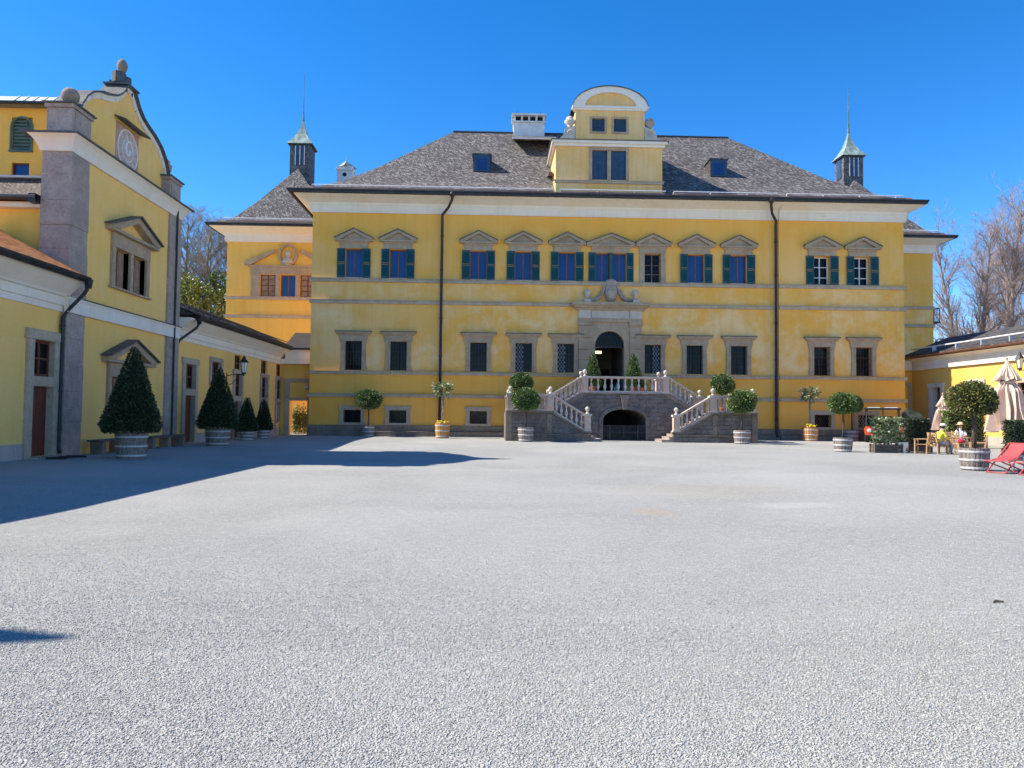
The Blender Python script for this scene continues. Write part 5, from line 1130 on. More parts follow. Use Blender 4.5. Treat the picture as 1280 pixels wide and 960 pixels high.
mb.quad((35.3, -.88, 6.14), (35.3, 2.4, 7.55), (35.3, 5.4, 6.1), (35.3, 2, 6.06)); rl = mb.build('roof', RF_DARK, FW)
mb = MB(TL); rng = random.Random(5)
for r in range(16):
    d0 = -.92+3.3*r/16; z0 = 6.17+1.41*r/16; y = 35.3
    while y < 53.1:
        w = rng.uniform(.14, .3); e = rng.uniform(0, .02); mb.extrude([(y+.006, d0-e, z0+.03+e), (y+.006, d0+.26, z0+.14), (y+.006, d0+.26, z0+.12), (y+.006, d0-e, z0+e)], (w-.012, 0, 0)); y += w
tag(mb.build('roof_shingle', RF_DARK, rl), kind='stuff')
mb = MB(TL); mb.tube([(35.6, -.55, 6.5), (52.6, -.55, 6.5)], .035, 5); mb.build('snow_rail', GUTTER, rl)
swan_pipe(TL, FW, 35.85, -.9, 6.05, 35.3, 4.7)
# end wall towards the palace with a latticed gateway
TE = lambda u, d, z: (u, 53.25+d, z)
mb = MB(TE); wall(mb, -14.8, -12.5, 0, 6.0, [(-14.15, -12.9, 0, 2.42)], .3); mb.build('end_wall', PL_ORANGE, FW)
mb = MB(TE); mb.box(-14.78, -12.51, -.5, .012, 5.0, 5.35); mb.box(-14.4, -12.52, -.55, .01, 5.35, 5.98); mb.build('end_cornice', PL_WHITE, FW)
mb = MB(TE); mb.box(-14.5, -12.55, -.75, -.6, 5.98, 6.12); mb.quad((-14.5, -.7, 6.12), (-12.52, -.7, 6.12), (-12.52, 2.4, 7.5), (-14.5, 2.4, 7.5)); mb.build('end_eave', GUTTER, FW)
mb = MB(TE); mb.box(-14.5, -14.15, -.1, .012, 0, 4.0); mb.box(-12.9, -12.6, -.1, .012, 0, 4.0); mb.box(-14.15, -12.9, -.1, .012, 3.75, 4.0); mb.box(-14.15, -12.9, -.08, .012, 2.42, 2.62); mb.build('gateway_surround', ST_BELT, FW)
mb = MB(TE); mb.lathe([(.1, 0), (.15, .06), (.13, .16), (.04, .2)], 10, (-12.95, -.14, 3.25)); mb.build('wall_lamp', LAMPGLASS, FW, smooth=True)
TGt = thing('trellis_gate', (-13.6, 54.4, 0), 'sunlit ochre lattice gate overgrown with ivy between low wing and palace', 'gate')
mb = MB(TE); frame_bars(mb, -14.35, -12.95, .02, 2.5, .08, 1.08, 1.14, 0); mb.build('frame', TRELLIS, TGt)
lattice(TE, -14.27, -13.03, .1, 2.42, 1.1, TRELLIS, TGt, .22, .06)
mb = MB()
rng = random.Random(3); random.seed(3)
for i in range(1500):
    u = rng.uniform(-14.05, -13.0); z = abs(rng.gauss(.85, .5)); 
    if z > 2.1: continue
    mb.leaf((u-.1, 54.35+rng.uniform(-.1, .1), .1+z), (rng.uniform(-1, 1), rng.uniform(-1, .1), rng.uniform(-.6, .8)), .09, .13)
mb.build('ivy', LF_SPRING, TGt, recalc=False)

# ------------------------------------------------------------------ low wing along the right side
XR = 31.7; TR = lambda u, d, z: (XR+d, u, z)
RW = thing('low_wing', (XR+3, 40, 0), 'low sunlit yellow building on the right with dark roof and brown copper gutter', 'building')
hr = [(51.2, 52.3, .05, 3.83), (46.9, 48.0, 2.2, 3.95), (42.3, 43.6, .05, 2.5), (42.3, 43.6, 2.85, 3.8), (37.5, 38.7, 2.2, 3.95), (33, 34.2, 2.2, 3.95)]
mb = MB(TR); wall(mb, 20, 54.9, 0, 6.2, hr, .42); mb.build('wall', PL_RIGHT, RW)
mb = MB(TR)
for a, b in ((20, 42.0), (43.9, 50.9), (52.6, 54.9)): mb.box(a, b, -.035, .01, -.05, .5)
mb.build('plinth', PL_GREY, RW)
for (a, b, c, e) in ((46.9, 48.0, 2.2, 3.95), (37.5, 38.7, 2.2, 3.95), (33, 34.2, 2.2, 3.95)): window_unit(RW, TR, a, b, c, e, .25, WOOD_RED, GLASS, .08, 1, ((c+e)/2,)); stone_frame(TR, a, b, c-.1, e, .26, ST_WHITE, RW)
door_with_transom(TR, RW, 42.3, 43.6, 2.5, 2.85, 3.8, .3)
stone_frame(TR, 51.2, 52.3, 0, 3.83, .3, ST_WHITE, RW, .12); mb = MB(TR); mb.box(51.2, 52.3, .38, .42, .05, 3.83); mb.box(51.3, 51.72, .36, .38, .2, 2.2); mb.box(51.78, 52.2, .36, .38, .2, 2.2); mb.box(51.3, 52.2, .36, .38, 2.5, 3.7); mb.build('door', WOOD_RED, RW)
mb = MB(TR); P = [(0, 5.17), (-.16, 5.17), (-.18, 5.42), (-.12, 5.45), (-.12, 5.78), (-.2, 5.82), (-.62, 6.0), (-.62, 6.03), (0, 6.03)]; n = len(P)
mb.add([(20, d, z) for d, z in P]+[(54.8, d, z) for d, z in P], [(i, (i+1) % n, n+(i+1) % n, n+i) for i in range(n)]+[tuple(range(n)), tuple(range(2*n-1, n-1, -1))]); mb.build('cornice', PL_WHITE, RW)
half_gutter(TR, RW, 20, 54.7, -.72, 6.16, COPPER_BR)
mb = MB(TR); mb.quad((20, -.75, 6.2), (55.2, -.75, 6.2), (55.2, 2.9, 7.75), (20, 2.9, 7.75)); mb.quad((20, 2.9, 7.75), (55.2, 2.9, 7.75), (55.2, 6, 6.2), (20, 6, 6.2)); mb.quad((20, -.75, 6.06), (55.2, -.75, 6.06), (55.2, 6, 6.06), (20, 6, 6.06)); mb.quad((20, -.76, 6.06), (55.2, -.76, 6.06), (55.2, -.76, 6.26), (20, -.76, 6.26)); rr = mb.build('roof', RF_DARK, RW)
mb = MB(TR); mb.tube([(20, -.35, 6.72), (54.2, -.35, 6.72)], .05, 6); y = 20.4
while y < 54: mb.box(y, y+.06, -.37, -.1, 6.35, 6.72); y += 2.6
mb.build('snow_rail', RAIL, rr)
mb = MB(lambda u, d, z: (u, 54.85+d, z)); wall(mb, 29.45, 31.72, 0, 5.9, [], .2); mb.build('end_wall', PL_ORANGE, RW)
mb = MB(lambda u, d, z: (u, 54.85+d, z)); mb.box(29.46, 31.5, -.35, .01, 5.2, 5.9); mb.build('end_cornice', PL_WHITE, RW)
mb = MB(lambda u, d, z: (u, 54.85+d, z)); mb.box(29.7, 31.62, -.08, .01, 4.05, 4.28); mb.box(31.4, 31.62, -.078, .01, 0, 4.05); mb.box(29.7, 29.95, -.078, .01, 0, 4.05); mb.box(29.95, 31.4, -.04, .01, 1.7, 1.95); mb.build('blind_frame', ST_BELT, RW)

# ------------------------------------------------------------------ potted plants
def barrel_parts(root, r, h, m=BARREL, hoops=3, n=18, white_top=False):
    mb = MB()
    for k in range(n):
        a0, a1 = 2*pi*k/n+.012, 2*pi*(k+1)/n-.012
        vs = []
        for z, q in ((0, .84), (h*.35, .95), (h*.75, 1.0), (h, 1.0)):
            e = r*q + (.006 if k % 3 else -.004)
            vs += [(e*cos(a0), e*sin(a0), z), (e*cos((a0+a1)/2)*1.012, e*sin((a0+a1)/2)*1.012, z), (e*cos(a1), e*sin(a1), z)]
        i_ = r*.86; hh = h*(1+.012*((k*7) % 3-1))
        vs += [(i_*cos(a0), i_*sin(a0), hh), (i_*cos(a1), i_*sin(a1), hh)]
        fs = [(j*3+i, j*3+i+1, j*3+4+i, j*3+3+i) for j in range(3) for i in range(2)] + [(9, 10, 11, 13, 12)]
        mb.add(vs, fs)
    mb.lathe([(r*.80, .01), (r*.88, h*.5), (r*.86, h*.93)], 16); b = mb.build('barrel', m, root)
    for z in ([.12, .48, .84] if hoops == 3 else [.2, .75]):
        q = .84+.11*z/.35 if z < .35 else min(1, .95+.05*(z-.35)/.4); q += .012+.008/r; mb = MB(); mb.lathe([(r*q*1.015, 0), (r*q*1.022, .01), (r*(q+.008)*1.022, .05), (r*q*1.015, .06)], 20, (0, 0, h*z-.03)); mb.build('hoop', HOOP, b, smooth=False)
    mb = MB(); mb.lathe([(r*.85, h*.88), (r*.5, h*.95), (.02, h*.97)], 14); mb.build('soil', SOIL, b)
    return b
def crown_mesh(n, rx, rz, lw, ll, seed, cone=False, lump=.06, core=.86):
    """leaf shell with an uneven clipped surface over a near-black core standing in for inner shade; returns (leaves, core)"""
    rng = random.Random(seed); random.seed(seed); mb = MB()
    bumps = [(Vector((rng.uniform(-1, 1), rng.uniform(-1, 1), rng.uniform(-1, 1))).normalized(), rng.uniform(.6, 1)*rng.choice((1, -1))) for _ in range(24)]
    for i in range(n):
        if cone:
            t = 1-sqrt(rng.random()); a = rng.uniform(0, 2*pi); 
            r = rx*((1-t)**.92)*(1 if t > .10 else .78+2.2*t) + .03
            f = 1+lump*sum(w*max(0, Vector((cos(a), sin(a), 2*t-1)).normalized().dot(b))**6 for b, w in bumps); r *= f*rng.uniform(.86, 1.05)
            p = Vector((r*cos(a), r*sin(a), rz*t)); d = Vector((cos(a), sin(a), .45))
        else:
            d = Vector((rng.gauss(0, 1), rng.gauss(0, 1), rng.gauss(0, 1))).normalized()
            f = 1+lump*sum(w*max(0, d.dot(b))**8 for b, w in bumps); f *= rng.uniform(.84, 1.04)
            p = Vector((d.x*rx*f, d.y*rx*f, d.z*rz*f)); 
            if d.z < -.75: p.z *= .86
        dd = (d.normalized()+Vector((rng.uniform(-1, 1), rng.uniform(-1, 1), rng.uniform(-1, 1)))*.85)
        s = rng.uniform(.7, 1.25); mb.leaf(p, dd, lw*s, ll*s)
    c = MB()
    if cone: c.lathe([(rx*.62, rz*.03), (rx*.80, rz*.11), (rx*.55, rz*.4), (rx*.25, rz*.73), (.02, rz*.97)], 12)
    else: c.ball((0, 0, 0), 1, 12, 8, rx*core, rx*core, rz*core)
    return mb, c
def potted(name, loc, label, cat, group, br, bh, tr, zc, rx, rz, leafm, n=2600, lw=.075, ll=.12, seed=1, barrel=BARREL, bark=BARK, cone=False, shape=None, lean=0.0):
    t = thing(name, (0, 0, 0), label, cat, group); barrel_parts(t, br, bh, barrel)
    if shape is None:
        mb, c = crown_mesh(n, rx, rz, lw, ll, seed, cone)
        off = bh*.98 if cone else zc
        mb.v = [(x, y, z+off) for x, y, z in mb.v]; c.v = [(x, y, z+off) for x, y, z in c.v]
        cr = mb.build('crown', leafm, t, recalc=False); c.build('crown_shade_core', INNER, cr, smooth=True)
    else: shape(t)
    top = zc-rz*.4 if not cone else bh+rz*.5
    mb = MB(); mb.tube([(0, 0, bh*.8), (lean*.5, .02, (bh+top)/2), (lean*.1, 0, top)], [tr*1.15, tr, tr*.9], 7); mb.build('trunk', bark, t, smooth=True)
    t.location = loc; t.location.z = ground_z(loc[0], loc[1])
    return t
GC_ = 'clipped cone trees in barrels along the left wing'
potted('potted_cone_tree', (-12.15, 25.75, 0), 'largest dark cone-clipped tree in a wooden barrel before the gabled house', 'potted tree', GC_, .5, .88, .06, 0, .93, 2.95, LF_CONE, 9000, .05, .085, 5, cone=True)
potted('potted_cone_tree', (-12.8, 35.6, 0), 'dark cone-clipped tree in a barrel next to the second red door', 'potted tree', GC_, .55, .80, .06, 0, .95, 2.95, LF_CONE, 7500, .055, .09, 6, cone=True)
potted('potted_cone_tree', (-13.7, 42.6, 0), 'small dark cone tree in a tub below the wall lantern', 'potted tree', GC_, .38, .5, .05, 0, .62, 1.95, LF_CONE, 3000, .06, .1, 7, cone=True)
potted('potted_cone_tree', (-13.75, 45.9, 0), 'slimmest dark cone tree nearest the lattice gate, in a small tub', 'potted tree', GC_, .36, .5, .05, 0, .52, 1.95, LF_CONE, 2600, .06, .1, 8, cone=True)
GB_ = 'ball-clipped laurel trees in barrels'
potted('potted_ball_tree', (-8.2, 50.9, 0), 'ball-clipped laurel in a shaded barrel before the leftmost cellar windows', 'potted tree', GB_, .42, .72, .055, 2.48, .86, .66, LF_BALL, 3200, .07, .11, 12)
potted('potted_ball_tree', (2.18, 44.15, 0), 'round laurel tree in a barrel in front of the left stair landing', 'potted tree', GB_, .46, .84, .05, 2.46, .78, .68, LF_BALL, 3200, .07, .11, 13)
potted('potted_ball_tree', (14.98, 43.7, 0), 'round laurel tree in a barrel in front of the right stair landing', 'potted tree', GB_, .48, .80, .055, 2.45, .80, .70, LF_BALL, 3200, .07, .11, 14)
potted('potted_ball_tree', (16.75, 34.8, 0), 'flattened round laurel in a grey barrel, in front of the paler barrel', 'potted tree', GB_, .42, .66, .05, 2.26, .63, .50, LF_BALL, 2800, .06, .1, 15, lean=.1)
potted('potted_ball_tree', (25.2, 51.0, 0), 'laurel ball in pale barrel by palace wall, behind the grey barrel', 'potted tree', GB_, .48, .76, .05, 2.55, .66, .58, LF_BALL, 2400, .07, .11, 16)
potted('potted_ball_tree', (15.22, 22.95, 0), 'big mushroom-shaped laurel in the nearest barrel beside red deck chairs', 'potted tree', GB_, .415, .70, .07, 2.2, .655, .56, LF_BIG, 6000, .05, .08, 17, lean=.06)
def oleander(t, zc=3.2):
    rng = random.Random(40); random.seed(40); mb = MB()
    for i in range(46):
        d = Vector((rng.gauss(0, 1), rng.gauss(0, 1), rng.gauss(.1, .8))).normalized(); L_ = rng.uniform(.38, .72)
        c = Vector((0, 0, zc)); 
        for k in range(13):
            p = c+d*L_*rng.uniform(.3, 1); mb.leaf(p, d+Vector((rng.uniform(-1, 1), rng.uniform(-1, 1), rng.uniform(-1, .6)))*.8, .075, .22)
    mb.build('crown', LF_VAR, t, recalc=False)
    mb = MB()
    for i in range(46): a = rng.uniform(0, 2*pi); r = sqrt(rng.random())*.46; mb.ball((r*cos(a), r*sin(a), .98+rng.uniform(-.03, .14)), .06, 5, 4)
    mb.build('yellow_flowers', FLOWER_Y, t)
    mb = MB(); mb.tube([(.03, .02, .9), (-.04, .0, 1.5), (.05, .02, 2.2), (0, 0, 2.9)], .032, 6); mb.tube([(-.04, -.03, .9), (.05, -.02, 1.6), (-.04, .03, 2.3), (.0, .03, 2.9)], .028, 6); mb.build('stem', BARK_PALE, t, smooth=True)
potted('potted_standard', (-3.05, 49.0, 0), 'pale-leaved standard with yellow flowers in an orange barrel left of the staircase', 'potted plant', 'flowering standards in orange barrels', .48, .98, .03, 3.2, .5, .5, LF_VAR, barrel=BARREL_NEW, shape=oleander)
potted('potted_standard', (21.9, 50.2, 0), 'pale-leaved standard with yellow flowers in an orange barrel right of the staircase', 'potted plant', 'flowering standards in orange barrels', .52, .90, .03, 3.2, .5, .5, LF_VAR, barrel=BARREL_NEW, shape=oleander)
def terracotta_plant(loc, label, kind, seed, rx, rz, zc, pr=.26, ph=.42, group='terracotta pots on the stairs'):
    t = thing('terracotta_pot_plant', (0, 0, 0), label, 'potted plant', group)
    mb = MB(); mb.lathe([(pr*.68, 0), (pr*.95, ph*.78), (pr*1.06, ph*.8), (pr*1.06, ph), (pr*.9, ph), (pr*.85, ph*.85), (.02, ph*.85)], 14); mb.build('pot', TERRA, t)
    if kind:
        mb, c = crown_mesh(2200 if kind == 'cone' else 2400, rx, rz, .07, .11, seed, kind == 'cone'); z = ph*.95 if kind == 'cone' else zc
        mb.v = [(x, y, q+z) for x, y, q in mb.v]; c.v = [(x, y, q+z) for x, y, q in c.v]
        cr = mb.build('crown', LF_BALL, t, recalc=False); c.build('crown_shade_core', INNER, cr, smooth=True)
        if kind != 'cone': mb = MB(); mb.tube([(0, 0, ph*.8), (0, .02, zc)], .035, 6); mb.build('trunk', BARK, t)
    t.location = loc
terracotta_plant((6.75, 48.4, 3.07), 'cone-clipped bush in a terracotta pot left of the palace doorway', 'cone', 51, .62, 2.35, 0)
terracotta_plant((9.42, 48.4, 3.07), 'cone-clipped bush in a terracotta pot right of the palace doorway', 'cone', 52, .62, 2.3, 0)
terracotta_plant((9.95, 48.0, 3.07), 'low terracotta pot standing right beside the right-hand cone bush', 'ball', 55, .2, .16, .5, .2, .36)
terracotta_plant((2.05, 47.6, 1.78), 'round bush in a pot on the left stair landing', 'ball', 53, .72, .62, 1.85)
terracotta_plant((14.95, 47.4, 1.78), 'round bush in a terracotta pot on the right stair landing', 'ball', 54, .72, .64, 1.85)

def box_planter(loc, rz, w, d, h, hz, leafm, n, lw, ll, label, boxm, stems=False, loose=.05, seed=3):
    t = thing('hedge_planter', (0, 0, 0), label, 'planter', 'boxed hedges around the café')
    mb = MB(); k = 3
    for j in range(k):
        z0, z1 = h*j/k+.01+.03, h*(j+1)/k-.005+.03
        mb.box(-w/2, w/2, -d/2, -d/2+.03, z0, z1); mb.box(-w/2, w/2, d/2-.03, d/2, z0, z1); mb.box(-w/2, -w/2+.03, -d/2+.031, d/2-.031, z0, z1); mb.box(w/2-.03, w/2, -d/2+.031, d/2-.031, z0, z1)
    for sx in (-1, 1):
        for sy in (-1, 1): mb.box(sx*(w/2+.005)-.03, sx*(w/2+.005)+.03, sy*(d/2+.005)-.03, sy*(d/2+.005)+.03, 0, h+.05)
    b = mb.build('planter_box', boxm, t); mb = MB(); mb.box(-w/2+.035, w/2-.035, -d/2+.035, d/2-.035, h*.5, h*.9); mb.build('soil', SOIL, b)
    rng = random.Random(seed); random.seed(seed); mb = MB(); z0 = h if not stems else h+.05
    for i in range(n):
        f = rng.random(); x = rng.uniform(-w/2, w/2); y = rng.uniform(-d/2, d/2)*.85; z = rng.uniform(z0, hz)
        if stems: x *= 1.06; x += rng.gauss(0, .04); y += rng.gauss(0, .05); 
        else:
            s = rng.randrange(3)
            if s == 0: y = -d/2*.85
            elif s == 1: z = hz
            else: x = rng.choice((-1, 1))*w/2*.97
            x += rng.gauss(0, .02); y += rng.gauss(0, .03); z += rng.gauss(0, .025)
        mb.leaf((x, y, z), (rng.uniform(-1, 1), rng.uniform(-1.2, .4), rng.uniform(-.3, 1)), lw, ll)
    cr = mb.build('foliage', leafm, t, recalc=False)
    if stems:
        mb = MB()
        for k in range(5): x = -w/2+w*(k+.5)/5; mb.box(x-.012, x+.012, -.012, .012, h*.6, hz-.05)
        for z in (h+.3, h+.7, h+1.1): mb.box(-w/2+.05, w/2-.05, -.02, -.012, z, z+.02)
        mb.build('trellis', WOOD_DARK, t)
    else: mb = MB(); mb.box(-w/2*.9, w/2*.9, -d/2*.72, d/2*.72, h*.6, hz*.975); mb.build('crown_shade_core', INNER, cr)
    t.location = loc; t.rotation_euler = (0, 0, rz); return t
box_planter((18.5, 34.2, 0), 0, 1.26, .45, .36, 1.62, LF_VAR, 1500, .09, .14, 'pale-leaved climber on a trellis in a grey wooden box in front of orange vehicle', WOOD_DARK, True, seed=61)
box_planter((20.35, 34.9, 0), 0, 1.1, .6, .40, 1.56, LF_HEDGE, 2400, .05, .08, 'small dark clipped hedge in a box behind the oak bench chair', WOOD_DARK, seed=62)
box_planter((21.3, 28.6, 0), -.2, 1.9, .6, .42, 1.52, LF_HEDGE, 3600, .05, .08, 'dark clipped hedge at right edge beneath the big parasol', WOOD_DARK, seed=63)
box_planter((26.3, 40.6, 0), 0, 2.2, .7, .4, 2.0, LF_SPRING, 2600, .07, .11, 'bushy laurel hedge by the yellow wall behind the seated woman', WOOD_DARK, seed=64)

# ------------------------------------------------------------------ furniture on the gravel
def bench(y0, y1, label):
    t = thing('wall_bench', (-14.15, (y0+y1)/2, 0), label, 'bench', 'plank benches along the gabled house')
    for k in range(3): mb = MB(); mb.box(-14.42+k*.17, -14.27+k*.17, y0, y1, .46, .52); mb.build('seat_plank', WOOD_DARK, t)
    for y in (y0+.35, (y0+y1)/2, y1-.35): mb = MB(); mb.bevbox(-14.4, -13.98, y-.14, y+.14, ground_z(-14.2, y)-.02, .458, .015); mb.build('bench_foot', ST_PLINTH, t)
bench(27.2, 30.6, 'dark plank bench on stone feet left of the largest cone tree'); bench(31.3, 35.0, 'dark plank bench on stone feet right of the largest cone tree')
def slat_chair(loc, rz, label, wide=.56):
    t = thing('oak_chair', (0, 0, 0), label, 'chair', 'oak chairs of the café'); w = wide/2; S = .44
    for sx in (-1, 1):
        mb = MB(); mb.box(sx*w-.028, sx*w+.028, -.27, -.22, 0, .66); mb.build('front_leg', WOOD_CHAIR, t)
        mb = MB(); mb.extrude([(sx*w-.028, .20, 0), (sx*w-.028, .25, 0), (sx*w-.028, .27, .45), (sx*w-.028, .36, .98), (sx*w-.028, .31, .98), (sx*w-.028, .22, .45)], (.056, 0, 0)); mb.build('back_post', WOOD_CHAIR, t)
        mb = MB(); mb.box(sx*w-.035, sx*w+.035, -.3, .27, .662, .69); mb.build('armrest', WOOD_CHAIR, t)
    for k in range(5): mb = MB(); mb.box(-w+.03, w-.03, -.26+k*.1, -.18+k*.1, S-.02, S); mb.build('seat_slat', WOOD_CHAIR, t)
    for k in range(4): z = .56+k*.11; y = .262+(z-.45)*.17; mb = MB(); mb.box(-w+.028, w-.028, y-.012, y+.012, z, z+.065); mb.build('back_slat', WOOD_CHAIR, t)
    mb = MB(); mb.box(-w+.028, w-.028, -.26, -.23, S-.09, S-.021); mb.box(-w+.028, w-.028, .21, .24, S-.09, S-.021); mb.build('apron', WOOD_CHAIR, t)
    t.location = loc; t.rotation_euler = (0, 0, rz); return t
slat_chair((19.86, 33.6, 0), -2.3, 'oak chair with slatted back in front of small dark hedge', .62)
slat_chair((20.46, 33.35, 0), pi/2+.1, 'oak chair under the person in the lime jacket', .54)
slat_chair((24.9, 38.7, 0), -.2, 'oak chair under the person in white with a straw hat', .54)
slat_chair((19.3, 28.9, 0), -2.2, 'golden oak chair behind the red deck chairs', .6)
slat_chair((22.9, 36.2, 0), 2.6, 'empty oak chair behind the café table', .56)
t = thing('cafe_table', (0, 0, 0), 'round oak café table between the two seated people', 'table')
for k in range(7): x = -.42+k*.14; hw_ = sqrt(max(.02, .46**2-x*x)); mb = MB(); mb.box(x-.066, x+.066, -hw_, hw_, .71, .735); mb.build('table_slat', WOOD_CHAIR, t)
for sx in (-1, 1):
    for sy in (-1, 1): mb = MB(); mb.tube([(sx*.34, sy*.34, 0), (sx*.28, sy*.28, .71)], .028, 6); mb.build('leg', WOOD_CHAIR, t)
t.location = (22.3, 34.6, 0)
t = thing('handbag', (21.75, 33.6, 0), 'crimson cloth bag lying between the two seated people', 'bag')
mb = MB(); mb.lathe([(.1, .50), (.17, .52), (.19, .58), (.13, .66), (.03, .69)], 10, (21.75, 33.7, 0), .7); mb.build('bag_body', REDCLOTH, t, smooth=True); mb = MB(); mb.tube([(21.65, 33.7, .62), (21.74, 33.68, .78), (21.83, 33.7, .62)], .015, 5); mb.build('strap', REDCLOTH, t)
t2 = thing('stool', (21.75, 33.7, 0), 'low oak stool carrying the crimson bag', 'stool'); mb = MB(); mb.box(21.5, 22.0, 33.5, 33.9, .46, .5); mb.build('seat', WOOD_CHAIR, t2)
for sx in (21.54, 21.96):
    for sy in (33.54, 33.86): mb = MB(); mb.box(sx-.02, sx+.02, sy-.02, sy+.02, 0, .46); mb.build('leg', WOOD_CHAIR, t2)
def parasol(loc, top, zb, rb, label, zf):
    t = thing('closed_parasol', (0, 0, 0), label, 'parasol', 'closed beige parasols')
    mb = MB(); mb.tube([(0, 0, .05), (0, 0, top+.1)], .035, 8); mb.ball((0, 0, top+.12), .06, 8, 5); mb.build('pole', WOOD_CHAIR, t)
    def pleated(prof, n=16):
        mb = MB(); vs = []
        for i, (r, z, am) in enumerate(prof):
            for k in range(n*2): a = pi*k/n+.12*sin(i*1.7+k); q = r*(1+am*(1 if k % 2 else -1)); vs.append((q*cos(a), q*sin(a), z+(.05*rb*(k % 4) if i == len(prof)-1 else 0)))
        N = n*2; mb.add(vs, [(i*N+k, i*N+(k+1) % N, (i+1)*N+(k+1) % N, (i+1)*N+k) for i in range(len(prof)-1) for k in range(N)]); return mb
    H = top-zf
    pleated([(.05, top, 0), (rb*.28, top-H*.35, .08), (rb*.52, top-H*.75, .16), (rb*.62, zf-.02, .22)]).build('top_flounce', CANVAS, t)
    pleated([(rb*.3, zf+.08, .1), (rb*.34, zf-.05, .12), (rb*.62, zf-.5*(zf-zb)*.35, .18), (rb*.8, zb+(zf-zb)*.45, .24), (rb, zb, .26)]).build('canopy', CANVAS, t)
    mb = MB(); mb.lathe([(.3*rb+.1, -.04), (.3*rb+.12, .0), (.3*rb+.1, .04)], 14, (0, 0, zf-.05)); mb.build('tie_strap', CANVAS, t)
    mb = MB(); mb.lathe([(.38, 0), (.38, .08), (.08, .1), (.06, .4)], 14); mb.build('base', ST_PIL, t)
    t.location = loc
parasol((25.6, 36.0, 0), 4.5, .95, .82, 'tall closed beige parasol with frilled top at the right edge', 3.5)
parasol((27.3, 44.0, 0), 3.0, .9, .52, 'smaller closed beige parasol by the red-framed door in the right wing', 2.35)
def deck_chair(loc, rz, label):
    t = thing('deck_chair', (0, 0, 0), label, 'deck chair', 'red deck chairs'); w = .31
    for s in (-1, 1):
        mb = MB(); mb.tube([(-.52, s*w, .02), (.58, s*w, .95)], .022, 6); mb.build('back_rail', SLING_WOOD, t)
        mb = MB(); mb.tube([(-.68, s*(w-.05), .40), (.62, s*(w-.05), .02)], .022, 6); mb.build('seat_rail', SLING_WOOD, t)
        mb = MB(); mb.tube([(.36, s*(w+.03), .76), (.72, s*(w+.03), .12)], .017, 5); mb.build('prop', SLING_WOOD, t)
        mb = MB(); mb.extrude([(-.45, s*w+s*.03-.025, .36), (-.45, s*w+s*.03+.025, .36), (-.45, s*w+s*.03+.025, .385), (-.45, s*w+s*.03-.025, .385)], (.62, 0, .10)); mb.build('armrest', SLING_WOOD, t)
    for p in ((.58, .95), (-.68, .40), (-.5, .03), (.6, .03)): mb = MB(); mb.tube([(p[0], -w, p[1]), (p[0], w, p[1])], .02, 6); mb.build('crossbar', SLING_WOOD, t)
    mb = MB(); n = 10; P = []
    for k in range(n+1): f = k/n; P.append((.58-1.26*f, .96-.56*f-.22*sin(pi*f**.8)))
    mb.add([(x, y, z) for x, z in P for y in (-w+.05, w-.05)]+[(x-.004, y, z-.008) for x, z in P for y in (-w+.05, w-.05)], [(2*k, 2*k+1, 2*k+3, 2*k+2) for k in range(n)]+[(2*(n+1)+2*k, 2*(n+1)+2*k+2, 2*(n+1)+2*k+3, 2*(n+1)+2*k+1) for k in range(n)])
    mb.build('sling', SLING, t, smooth=True); t.location = loc; t.rotation_euler = (0, 0, rz); t.scale = (.93, .93, .93)
deck_chair((15.52, 21.9, 0), .35, 'red deck chair beside the nearest barrel, shown whole'); deck_chair((15.85, 20.95, 0), .25, 'red deck chair at the right edge, partly out of view')
t = thing('side_table', (0, 0, 0), 'small white side table behind the red deck chairs', 'table'); mb = MB(); mb.box(-.3, .3, -.25, .25, .43, .46); mb.build('top', WHITE, t)
for sx in (-1, 1):
    for sy in (-1, 1): mb = MB(); mb.box(sx*.27-.015, sx*.27+.015, sy*.22-.015, sy*.22+.015, 0, .43); mb.build('leg', WHITE, t)
t.location = (17.1, 23.2, 0)
# terracotta-side cloth bundle on the top landing, sandwich board beside the planter
t = thing('cloth_bundle', (8.3, 48.0, 3.07), 'teal cloth bundle with a white end behind the top balustrade', 'cloth'); mb = MB(); mb.tube([(8.1, 48.0, 3.07), (8.32, 48.3, 3.5), (8.5, 48.5, 4.0)], [.16, .12, .03], 8); mb.build('cloth', TEAL, t); mb = MB(); mb.tube([(8.5, 48.5, 3.95), (8.55, 48.57, 4.15)], .02, 5); mb.build('white_end', WHITE, t)
t = thing('notice_board', (0, 0, 0), 'small white board on a post between the two boxed hedges', 'sign'); mb = MB(); mb.box(-.22, .22, -.02, .02, .28, .5); mb.build('panel', WHITE, t); mb = MB(); mb.box(-.09, .09, -.03, .03, 0, .28); mb.build('post', WHITE, t); t.location = (19.2, 34.0, 0)

